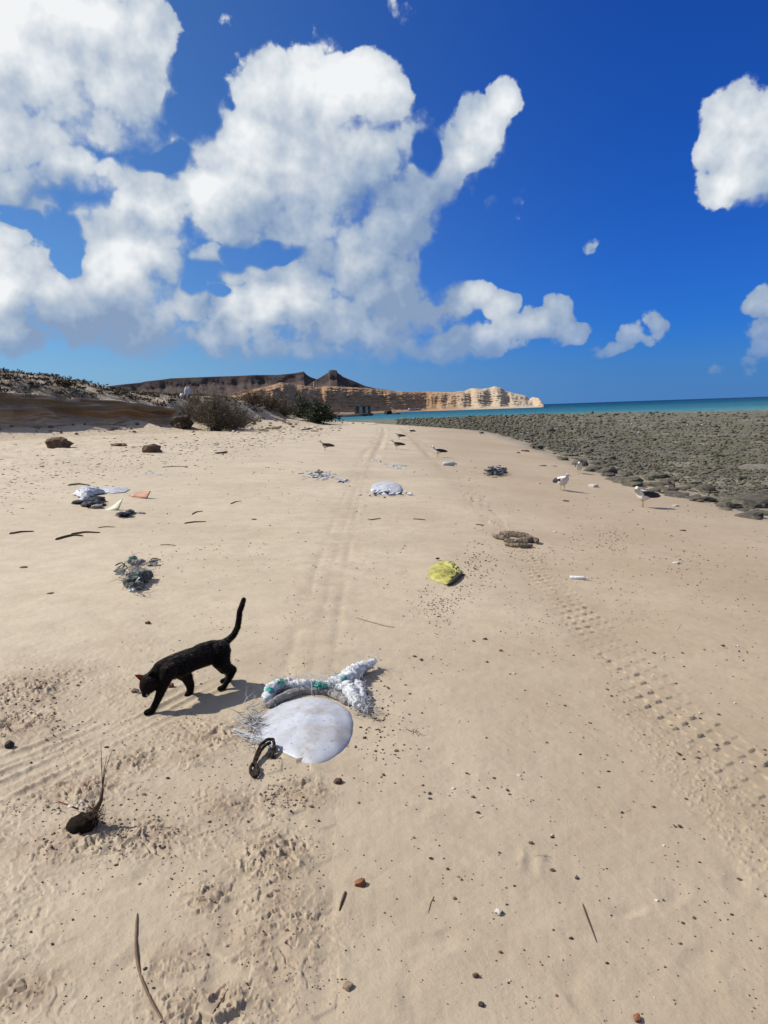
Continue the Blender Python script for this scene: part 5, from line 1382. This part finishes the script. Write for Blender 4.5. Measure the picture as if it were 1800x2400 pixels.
root, c = sheet('yellow_bag', [Zc(*q) for q in [(270, 830), (320, 620), (420, 520), (600, 420), (850, 430), (980, 480), (1110, 660), (1230, 790), (1090, 900), (1000, 1010), (860, 1090), (680, 1040), (440, 930)]], 'crumpled yellow plastic bag lying on the open sand', 'plastic bag', M_YEL, .045, 21, fold=9.0, base_h=.002, aniso=.6, knot=Zc(1060, 780))
def Wl(px, py, h, c): p = ground_pt(px, py); p[2] = float(height(p[0], p[1])[0]) + h; return p - c
mb = MB(); P = [Wl(*Zc(*q), .012, c) for q in [(790, 1110), (900, 1070), (1010, 970), (1110, 880), (1180, 800), (1330, 830)]]; mb.tube(P, (.006, .016, .024, .024, .016, .003), 8); mb.build('dark_strip', simple_mat('bag_shade', (0.075, 0.06, 0.03), (0.04, 0.03, 0.018), 20, .8), root)  # shade along the bag's lower edge, put in as a dark-coloured strip
mb = MB(); v, f = rock_verts(ICO1, 31, flat=.6, amp=.5); mb.add(v * .018 + Wl(*Zc(545, 385), .02, c), f); mb.build('tar_lump', M_BLKP, root, smooth=False)

# second float, further up the beach
root, base, V = dome('white_float', [(868, 1148), (872, 1138), (885, 1131), (905, 1130), (925, 1132), (940, 1140), (946, 1150), (935, 1158), (915, 1162), (890, 1160), (876, 1156)], .048, M_PLAST, 'white rounded float stuck in the middle of the beach', 'float', rough=.02, seed=8)
def litter(px, py, w, h, n, size, mat, name, parent, c, seed, hgt=.02, flat=.5):
    r = np.random.default_rng(seed); mb = MB()
    for k in range(n):
        v, f = rock_verts(ICO1, seed * 10 + k, flat=flat, amp=.7, freq=1.6); s = size * r.uniform(.4, 1.3)
        mb.add(rotz(v * (s * 1.5, s, s), r.uniform(0, 6.28)) + Wl(px + r.normal(0, w), py + r.normal(0, h), hgt * r.random(), c), f)
    o = mb.build(name, mat, parent, smooth=False); o['kind'] = 'stuff'; return o
litter(905, 1156, 22, 3, 30, .035, M_NET, 'torn_netting', root, base, 3, .05); litter(900, 1160, 22, 2.5, 26, .022, M_BLKP, 'weed_scraps', root, base, 4, .06)

def debris(name, px, py, label, cat, specs, group=None):
    """heap of scraps: specs = (part name, material, n, spread x, spread y, size, height, flat)"""
    c = place(px, py); root = empty(name, c); tag(root, label, cat, group)
    for k, (nm, mat, n, sx_, sy_, size, hgt, flat) in enumerate(specs): litter(px, py, sx_, sy_, n, size, mat, nm, root, c, int(px) + k, hgt, flat)
    return root, c
debris('foam_scraps', 745, 1117, 'long trail of white foam scraps and dark weed across the beach', 'foam', [('foam', M_WPL, 90, 22, 4, .042, .015, .2), ('weed', M_BLKP, 16, 20, 4, .035, .04, .4)])
debris('foam_scraps', 800, 1128, 'small cluster of white foam bits at the end of the foam trail', 'foam', [('foam', M_WPL, 16, 8, 2, .05, .02, .35), ('weed', M_BLKP, 6, 8, 2, .03, .03, .4)])
debris('foam_scraps', 930, 1094, 'flat white foam scraps between the float and the gulls', 'foam', [('foam', M_WPL, 44, 11, 2.5, .04, .012, .2)])
debris('foam_scraps', 884, 1081, 'thin white scraps lying beyond the middle float', 'foam', [('foam', M_WPL, 10, 8, 1.5, .04, .01, .25)])
debris('pale_scraps', 345, 1110, 'pale sun-bleached plastic film half buried in sand', 'plastic film', [('film', M_WPL, 16, 24, 3, .05, .0, .15)])
# white bottles
def bottle(px, py, L_px, rz, mat, label, rad=.22, name='bottle'):
    p = place(px, py); D = np.linalg.norm(p - CAM_P); L = L_px / F_PX * D; r0 = L * rad
    root = empty(name, (p[0], p[1], p[2] + r0 * .75), rz); tag(root, label, 'bottle')
    x = np.array([-.5, -.49, -.46, -.1, .18, .28, .33, .36, .41]) * L; q = np.array([.2, .8, 1, .92, 1, .75, .42, .36, .36]) * r0
    mb = MB(); mb.tube(np.stack([x, 0 * x, 0 * x], 1), q, 14); v = mb.v[0]; v += .10 * r0 * fbm3(v / L * 9, 2, seed=3)[:, None]; mb.build('body', mat, root)
    mb = MB(); mb.tube([(L * .40, 0, 0), (L * .47, 0, 0), (L * .475, 0, 0)], (r0 * .45, r0 * .45, r0 * .38), 12); mb.build('cap', M_CRM, root)
    return root
bottle(1055, 1092, 34, .05, M_WPL, 'white crushed plastic bottle on the tyre track below a gull', .16)
bottle(1358, 1356, 42, -.35, M_NET, 'translucent pale plastic bottle on the sand beside the tyre track', .11)
# black and blue rubbish
debris('rubbish_bundle', 1162, 1110, 'dark bundle of black and blue plastic strips and rope', 'rubbish', [('black_strips', M_BLKP, 60, 11, 3.5, .07, .12, .35), ('grey_net', M_NETG, 30, 11, 3.5, .06, .12, .4), ('blue_film', simple_mat('blue_film', (0.33, 0.38, 0.46), (0.20, 0.24, 0.32), 9, .5), 14, 9, 2.5, .06, .12, .3), ('foam', M_CRM, 4, 3, 1, .05, .02, .5)])
# driftwood log
def Zl(x, y): return 1120 + x / 10.06, 1080 + y / 10.06
def build_log():
    c = place(*Zl(900, 1900)); root = empty('driftwood_log', c); tag(root, 'weathered split driftwood log lying across the tyre track', 'log')
    specs = [([(345, 1780), (480, 1830), (620, 1860), (760, 1870)], [.02, .05, .055, .03], .05), ([(520, 1740), (760, 1770), (1000, 1800), (1200, 1840), (1320, 1870)], [.03, .06, .065, .05, .02], .055),
             ([(640, 1985), (800, 2010), (980, 2030), (1180, 2035), (1290, 2010)], [.015, .04, .045, .04, .015], .035), ([(1000, 1900), (1150, 1920), (1300, 1900), (1380, 1920), (1400, 1960)], [.05, .055, .045, .05, .03], .05), ([(640, 1900), (820, 1930), (1000, 1940), (1180, 1960)], [.04, .05, .05, .04], .04)]
    for k, (pts, rad, h) in enumerate(specs):
        mb = ribbon_tube([Wl(*Zl(*q), h * .5, c) for q in pts], np.array(rad) * .68, 970 + k, .32, 12, 60); o = mb.build('split_piece', M_WOOD, root, smooth=False)
build_log()
# tangle of net on the left
def build_tangle():
    px, py = 318, 1362; c = place(px, py); root = empty('net_tangle', c); tag(root, 'grey tangled fishing net with a green strand behind the cat', 'fishing net')
    def Zt(x, y): return 240 + x / 10.37, 1280 + y / 10.37
    specs = [('net_bundle', M_NETD, [(560, 1000), (700, 960), (850, 900), (1000, 860), (1150, 780)], [.03, .06, .075, .075, .04], .045), ('net_bundle', M_NETG, [(720, 600), (800, 680), (880, 760), (960, 840)], [.03, .05, .055, .05], .035),
             ('net_bundle', M_NETD, [(640, 1040), (740, 1080), (860, 1060), (950, 960)], [.03, .045, .05, .03], .03), ('net_bundle', M_NETG, [(720, 430), (820, 440), (920, 420), (1040, 400)], [.03, .035, .03, .015], .025), ('dark_strip', M_BLKP, [(620, 930), (720, 900), (820, 880), (900, 900)], [.02, .035, .035, .02], .085), ('dark_strip', M_BLKP, [(860, 1050), (950, 960), (1010, 880)], [.02, .032, .015], .06),
             ('green_strand', simple_mat('teal_net', (0.02, 0.17, 0.13), (0.01, 0.09, 0.08), 40, .8), [(660, 440), (720, 390), (790, 350), (830, 380)], [.02, .034, .03, .012], .035), ('white_scrap', M_WPL, [(620, 1070), (720, 1110), (800, 1120)], [.01, .025, .012], .015)]
    for k, (nm, m, pts, rad, h) in enumerate(specs): ribbon_tube([Wl(*Zt(*q), h * .8, c) for q in pts], np.array(rad) * .8, 990 + k, .6, 12, 44).build(nm, m, root, smooth=False)
    r = np.random.default_rng(9); mb = MB(); cc = np.array([Wl(*Zt(x, y), .03, c) for x, y in zip(r.normal(850, 170, 60), r.normal(760, 200, 60))]); strands(mb, cc, r, 200, .09, .002, .4); mb.build('loose_threads', M_NETG, root)['kind'] = 'stuff'
    mb = MB(); mb.tube([Wl(*Zt(*q), .02, c) for q in [(330, 500), (400, 450), (470, 430), (520, 460), (550, 510), (500, 550)]], .006, 5); mb.build('cord', M_ROPE, root)
    mb = MB(); mb.tube([Wl(*Zt(*q), .02, c) for q in [(1180, 360), (1230, 325), (1320, 330), (1420, 370)]], .005, 5); mb.build('cord', M_ROPE, root)
    litter(282, 1340, 4, 6, 22, .022, M_NETD, 'crumbs', root, c, 12, .01, .4); litter(358, 1318, 4, 4, 16, .022, M_NETD, 'crumbs', root, c, 13, .01, .4)
build_tangle()
# litter group on the left
def Zg(x, y): return 150 + x / 6.636, 1110 + y / 6.636
sheet('plastic_sheet', [Zg(*q) for q in [(130, 350), (200, 330), (250, 270), (400, 245), (560, 270), (640, 310), (560, 340), (440, 370), (400, 430), (330, 480), (230, 480), (280, 400)]], 'rumpled white plastic sheet beside a heap of black weed', 'plastic sheet', M_WPL, .13, 41)
sheet('plastic_film', [Zg(*q) for q in [(580, 250), (750, 235), (980, 240), (1020, 260), (960, 305), (780, 320), (660, 310)]], 'flat strip of thin white film between plastic sheet and orange shard', 'plastic film', M_WPL, .03, 43)
debris('weed_heap', *Zg(490, 490), 'black heap of dried weed beside the white plastic sheet', 'seaweed', [('weed', M_BLKP, 34, 12, 5, .07, .06, .5), ('grey_scraps', M_NETG, 12, 12, 5, .05, .04, .4)])
def shard(name, outline, label, mat, h0, h1, seed):
    """rigid broken piece standing on edge: a bent plate with thickness"""
    W = outline_world(outline); c = W.mean(0); c[2] = float(height(c[0], c[1])[0]); root = empty(name, c); tag(root, label, 'plastic shard')
    L = W[1] - W[0]; n = 14; V = []
    for i in range(n):
        f = i / (n - 1)
        for j in range(5):
            g = j / 4; p = W[0] + L * f - c; hh = (h0 + (h1 - h0) * f) * g
            V.append((p[0] + .05 * g, p[1] + .22 * g * h1 * 2 + .03 * math.sin(f * 3 + seed), hh + float(height(p[0] + c[0], p[1] + c[1])[0]) - c[2]))
    o = mesh_obj('plate', V, grid_faces(n, 5), mat, root); sm = o.modifiers.new('t', 'SOLIDIFY'); sm.thickness = .008
    mb = MB(); mb.tube([Vector(V[0]) + Vector((0, 0, .0)), Vector(V[35]) + Vector((0, -.02, 0)), Vector(V[65])], .012, 6); mb.build('rim', mat, root)
    return root
shard('orange_shard', [Zg(1030, 380), Zg(1300, 395)], 'broken orange plastic box shard lying near the white film', M_ORG, .07, .11, 1)
shard('cream_shard', [Zg(640, 570), Zg(860, 572)], 'cream triangular plastic shard standing upright in the sand', M_CRM, .02, .15, 2)
debris('weed_heap', *Zg(960, 655), 'small dark clump of twigs and weed beside the cream shard', 'seaweed', [('weed', M_BLKP, 18, 11, 3, .05, .05, .5), ('grey_scraps', M_NETG, 14, 14, 3, .04, .02, .3)])

# sticks, pods, leaves
def stick(pts, rad_px, label, name='stick', mat=M_STICK, cat='stick', hgt=.4, group=None):
    P = ground_pts(pts); z = height(P[:, 0], P[:, 1]); c = P[len(P) // 2].copy(); c[2] = z[len(P) // 2]
    D = np.linalg.norm(c - CAM_P); r = rad_px / F_PX * D
    d = np.r_[0, np.cumsum(np.linalg.norm(np.diff(P, axis=0), axis=1))]; t = np.linspace(0, d[-1], 16)
    q = np.stack([np.interp(t, d, P[:, 0]), np.interp(t, d, P[:, 1])], 1); qz = height(q[:, 0], q[:, 1])
    for _ in range(2): q[1:-1] = (q[:-2] + 2 * q[1:-1] + q[2:]) / 4
    qz = np.maximum(qz, np.convolve(np.pad(qz, 3, mode='edge'), np.ones(7) / 7, 'valid'))
    path = np.stack([q[:, 0], q[:, 1], qz + r * hgt], 1) - c
    root = empty(name, c); tag(root, label, cat, group)
    mb = MB(); prof = np.interp(np.linspace(0, 1, 16), [0, .06, .5, .94, 1], [.35, .9, 1, .55, .2]); mb.tube(path, prof * r, 6); mb.build('stem' if cat == 'stick' else 'blade', mat, root)
    return root
stick([(322, 2142), (318, 2200), (320, 2250), (332, 2300), (355, 2350), (385, 2402), (400, 2425)], 3.0, 'long curved brown reed stem pressed into the sand', mat=simple_mat('reed', (0.17, 0.115, 0.07), (0.10, 0.068, 0.045), 30, .9))
stick([(535, 2320), (515, 2355), (495, 2400), (485, 2425)], 1.6, 'thin dark twig sticking out of a clod beside the reed stem', mat=M_STICK)
stick([(1365, 2122), (1380, 2165), (1392, 2195), (1399, 2213)], 1.6, 'straight dark twig lying on clean sand beside a few pebbles')
stick([(1018, 2200 - 95), (1010, 2160 - 40), (1004, 2145)], .8, 'hair-thin grey stalk on open sand beside the white shell fragment')
stick([(810, 2095), (803, 2115), (795, 2138)], 3.0, 'short cracked brown stick beside the tyre marks')
stick([(130, 1265), (150, 1259), (172, 1254), (195, 1256)], 3.2, 'plain dark brown seed pod touching a second pod', 'dry_pod', cat='pod')
stick([(166, 1252), (200, 1247), (235, 1248)], 2.8, 'dark brown dry seed pod lying above its plain neighbour', 'dry_pod', cat='pod')
stick([(22, 1252), (50, 1247), (80, 1245)], 2.5, 'narrow dark seed pod lying apart from the touching pair', 'dry_pod', cat='pod')
stick([(432, 1226), (455, 1223), (483, 1222)], 2.0, 'thin dark straight twig on the pale sand between pods and foam', group='thin twigs on pale sand')
stick([(450, 1206), (460, 1200), (476, 1198)], 1.6, 'small bent twig on the pale sand above the straight one', group='thin twigs on pale sand')
stick([(230, 1236), (250, 1234), (270, 1235)], 1.4, 'slender curved twig on pale sand near the pods', group='thin twigs on pale sand')
stick([(540, 1181), (553, 1175), (567, 1174)], 1.4, 'short twig with a hooked end on pale sand', group='thin twigs on pale sand')
stick([(1115, 1228), (1125, 1229), (1136, 1230)], 1.6, 'short dark twig beside the tyre track', group='thin twigs on pale sand')
stick([(865, 1217), (880, 1215), (893, 1213)], 1.5, 'short brown twig on the sand below the middle float', group='thin twigs on pale sand')
stick([(968, 1215), (985, 1216), (998, 1217)], 1.5, 'short brown twig on the sand above the yellow bag', group='thin twigs on pale sand')
stick([(830, 1448), (870, 1460), (905, 1470), (925, 1473)], 1.6, 'long pale stalk half buried in sand above the white float', mat=simple_mat('pale_stalk', (0.27, 0.21, 0.145), (0.20, 0.155, 0.105), 30, .9))
stick([(858, 1622), (864, 1642), (870, 1657)], 1.8, 'short bent twig standing beside the netting of the white float')
stick([(375, 1276), (395, 1276), (412, 1278)], 1.3, 'faint thin twig beside the two pods', group='thin twigs on pale sand')
stick([(505, 1065), (522, 1064), (533, 1061)], 2.8, 'dark bent branch stub on the sand before the bushes')
stick([(380, 1096), (412, 1094), (440, 1095)], 1.2, 'long thin branch lying along the weed line below the bank')
stick([(160, 1140), (185, 1137), (212, 1140)], 2.4, 'dark forked driftwood branch on the weed line')
for (px, py, w, lab) in [(55, 1329, 12, 'dark brown dry leaf curled on sand near the net tangle'), (118, 1392, 11, 'small brown dry leaf between the net tangle and the cat'), (595, 1216, 9, 'dark curled leaf on the middle sand'), (1600, 1244, 12, 'thin dark flake of weed on the ochre sand'), (1148, 1196, 7, 'tiny dark leaf near the tyre track start'), (1325, 1163 + 12, 14, 'thin strip of weed behind the preening gull')]:
    stone(px, py, w, int(px), M_STICK, lab, 'dry_leaf', flat=.22, cat='leaf', base=ICO2)
for k, (px, py, w, lab) in enumerate([(1585, 1320, 14, 'cream shell fragment on sand beyond the pale bottle'), (1583, 1188, 14, 'cream broken shell on sand below the reef edge'), (1262, 1135, 10, 'small white shell between the rubbish bundle and the gull'), (1390, 1150 - 8, 26, 'thin white scrap of film beside a grey stone'), (1300, 1245, 10, 'tiny white shell above the patch of shell grit')]):
    stone(px, py, w, 640 + k, M_PEB[3], lab, 'shell', flat=.3, cat='shell', base=ICO2)

# coconut husk with sprouting stems
def build_husk():
    def Zh(x, y): return 100 + x / 7.54, 1780 + y / 7.54
    c = place(*Zh(690, 1250)); D = np.linalg.norm(c - CAM_P); k = D / F_PX
    root = empty('coconut_husk', c); tag(root, 'dark sprouting coconut half sunk in trampled sand', 'coconut')
    v, f = rock_verts(ICO3, 55, flat=1, amp=.34, freq=2.6); v = v * (.042, .038, .040)
    v[:, 0] += .25 * v[:, 2]; mesh_obj('husk', v + (0, 0.01, .012), f, simple_mat('husk_fibre', (0.030, 0.020, 0.013), (0.013, 0.009, 0.007), 60, .95, .1, 1.0, 220), root)
    mb = MB(); base = np.array([.035, .02, .040])
    mb.tube([base, base + (.02, .02, .035), base + (.026, .03, .075)], (.011, .007, .0045), 7); mb.build('stalk', M_STICK, root)
    top = base + (.026, .03, .075)
    for dx, dy, dz, b in ((-.004, .03, .15, .0), (.030, .04, .12, .02), (.012, .03, .10, .01)):
        mb = MB(); mb.tube([top, top + np.array([dx * .3, dy * .4, dz * .5]), top + np.array([dx, dy, dz])], (.0018, .0014, .0006), 5); mb.build('stem', M_STICK, root)
    mb = MB(); mb.tube([(-.02, .035, .05), (-.06, .05, .058), (-.095, .06, .066), (-.115, .06, .060)], (.003, .003, .0025, .001), 5); mb.build('red_stem', simple_mat('red_stem', (0.22, 0.06, 0.035), (0.14, 0.04, 0.025), 30, .8), root)
    r = np.random.default_rng(3)
    for kx in range(5):
        v, f = rock_verts(ICO1, 80 + kx, flat=.5, amp=.5); mesh_obj('shell_bit', v * r.uniform(.006, .011) + (r.uniform(-.05, .02), .01 + r.uniform(0, .04), .06 + r.uniform(0, .015)), f, M_PEB[3], root, smooth=False)
    fb = MB(); cc = np.array([base + r.normal(0, .014, 3) for _ in range(20)]); cc = np.concatenate([cc, v[::5] * 1.0 + (0, .01, .012)]); strands(fb, cc, r, 260, .024, .0009, .8); fb.build('fibres', M_STICK, root)['kind'] = 'stuff'
build_husk()

# ------------------------------------------------------------------ far objects
def jug():
    p = bank_or_ground(441, 928); D = p[1]; s = 13 / F_PX * D
    root = empty('white_jerrycan', p, .4); tag(root, 'white plastic jerrycan thrown on the end of the bank beside the bush', 'jerrycan')
    v, f = ICO3; v = np.sign(v) * np.abs(v) ** .55; mesh_obj('body', v * (s * .62, s * .42, s * .72) + (0, 0, s * .66), f, M_WPL, root)
    mb = MB(); mb.tube([(s * .2, 0, s * 1.25), (s * .28, 0, s * 1.6)], s * .16, 10); mb.build('cap', M_CRM, root)
    mb = MB(); mb.tube([(-s * .45, 0, s * 1.2), (-s * .35, 0, s * 1.55), (0, 0, s * 1.55), (s * .1, 0, s * 1.25)], s * .09, 8); mb.build('handle', M_WPL, root)
    p2 = bank_or_ground(427, 930); s2 = 7 / F_PX * p2[1]
    o = put(rock_mesh('white_lump', ICO2, 91, M_WPL, flat=.7, amp=.4), 'white_lump', (p2[0], p2[1], p2[2] + s2 * .4), s2, .3, label='small white foam lump beside the jerrycan on the bank', cat='foam')
jug()
for k, (px, py, w, lab) in enumerate([(708, 968, 12, 'pale rounded drum lying beside the green bush'), (686, 972, 8, 'small pale rock beside the drum by the green bush')]):
    stone(px, py, w, 660 + k, simple_mat('pale_drum', (0.50, 0.46, 0.40), (0.38, 0.34, 0.29), 3, .7), lab, 'pale_rock', flat=.8, cat='rock', base=ICO2)
for k, (px, py, w, n, lab) in enumerate([(640, 1005, 20, 26, 'pile of pale rubble and sticks at the foot of the slope'), (555, 1012, 9, 8, 'white broken plastic at the edge of the dark bush'), (727, 1004, 9, 8, 'small heap of pale blue plastic scraps near the green bush')]):
    debris('litter_pile', px, py, lab, 'litter', [('stones', M_PEB[3] if k == 1 else (M_PEB[2] if k == 0 else M_WPL), n, w, 3, .14 if k == 0 else .10, .10, .6), ('sticks', M_STICK, n // 2, w, 3, .12, .08, .3)])
debris('debris_slope', 590, 962, 'pale rubble spilling down the sandy slope beneath the brown bushes', 'rubble', [('stones', M_PEB[3], 18, 12, 5, .12, .05, .5)])

def pole():
    b = at_dist(736, 914, 470); root = empty('white_post', b); tag(root, 'thin white post standing on the brown headland slope', 'post')
    mb = MB(); mb.tube([(0, 0, -1.5), (0, 0, 2.2), (0, 0, 4.9)], (.22, .2, .16), 8); mb.build('shaft', simple_mat('post_paint', (.55, .53, .48), (.45, .43, .4), 2, .8), root)
    mb = MB(); mb.tube([(-.5, 0, 4.5), (.5, 0, 4.5)], .1, 6); mb.build('crossbar', simple_mat('post_bar', (.45, .43, .4), (.35, .33, .3), 2, .8), root)
pole()
def hut():
    D = 330; c = at_dist(850, 975, D); c[2] = SEA_Z; k = D / F_PX
    def box(x0, x1, y0, y1, z0, z1): 
        return [(x, y, z) for z in (z0, z1) for y in (y0, y1) for x in (x0, x1)], [(0, 2, 3, 1), (4, 5, 7, 6), (0, 1, 5, 4), (2, 6, 7, 3), (0, 4, 6, 2), (1, 3, 7, 5)]
    root = empty('ruined_hut', c); tag(root, 'ruined grey concrete hut with open bays standing over the bay water', 'hut')
    cm = simple_mat('old_concrete', (0.24, 0.215, 0.18), (0.15, 0.135, 0.115), .8, .9, .2, .5, 3); dk = simple_mat('jetty_stone', (0.055, 0.048, 0.042), (0.03, 0.027, 0.024), .8, .9, .2, .8, 3)
    W = 38 * k; x0 = -18 * k
    mb = MB(); mb.add(*box(x0, x0 + W, 3.5, 4.0, .9, 4.3)); mb.build('back_wall', cm, root, smooth=False)
    mb = MB(); mb.add(*box(x0 - .25, x0 + W + .25, -.3, 4.2, 4.3, 4.65)); mb.build('roof_slab', cm, root, smooth=False)
    for i, (a, b) in enumerate(((0, .10), (.27, .48), (.66, .80), (.93, 1.0))):
        mb = MB(); mb.add(*box(x0 + a * W, x0 + b * W, 0, .5, .9, 4.3)); mb.build('pier', simple_mat('pale_concrete', (0.40, 0.37, 0.31), (0.28, 0.25, 0.21), .8, .9) if i in (1, 2) else cm, root, smooth=False)
    v, f = rock_verts(ICO3, 61, flat=.3, amp=.4, blocky=.4); mb = MB(); mb.add(v * (W * .72, 5, 3.6) + (x0 + W * .40, 2, .1), f); mb.build('stone_base', dk, root, smooth=False)
    p = at_dist(815, 975, D - 4); p[2] = SEA_Z; r2 = empty('rock_jetty', p); tag(r2, 'low black rock jetty running out from shore to the ruined hut', 'jetty')
    for i, (dx, w, h) in enumerate(((-1, 4.5, 1.0), (-7, 4.5, 1.1), (-14, 5, 1.4))):
        v, f = rock_verts(ICO2, 70 + i, flat=.35, amp=.5, blocky=.3); mb = MB(); mb.add(v * (w, 3, h * 2) + (dx, 0, .2), f); mb.build('block', dk, r2, smooth=False)
    q = at_dist(910, 971, 380); q[2] = SEA_Z; put(rock_mesh('sea_rock', ICO3, 67, dk, flat=.8, amp=.5, blocky=.2), 'sea_rock', (q[0], q[1], q[2] + .6), (2.1, 2, 2.2), .3, label='black rock standing in shallow water beside the ruined hut', cat='rock')
    q = at_dist(928, 971, 375); q[2] = SEA_Z; put(rock_mesh('sea_rock', ICO2, 68, dk, flat=.4, amp=.5), 'sea_rock', (q[0], q[1], q[2] + .1), (2.4, 1.6, 1.6), .1, label='low black ledge of rock awash beside the standing sea rock', cat='rock')
    q = at_dist(972, 962, 560); root = empty('beached_boat', (q[0], q[1], SEA_Z + 1.2), .1); tag(root, 'small white boat drawn up under the headland cliff', 'boat')
    V = []; n = 15
    for i in range(n):
        f = i / (n - 1) * 2 - 1; w = 1.5 * (1 - abs(f) ** 2.6) + .05; sheer = .5 * f * f
        for a in np.linspace(-1, 1, 7): V.append((f * 5, a * w, (a * a) * 1.3 + sheer * (a * a) - .2))
    o = mesh_obj('hull', V, grid_faces(n, 7), M_WPL, root); o.modifiers.new('t', 'SOLIDIFY').thickness = .12
    mb = MB(); mb.tube([(-1, -1.3, 1.0), (-1, 1.3, 1.0)], .12, 6); mb.tube([(1.5, -1.2, 1.0), (1.5, 1.2, 1.0)], .12, 6); mb.build('thwarts', M_WOOD, root)
hut()
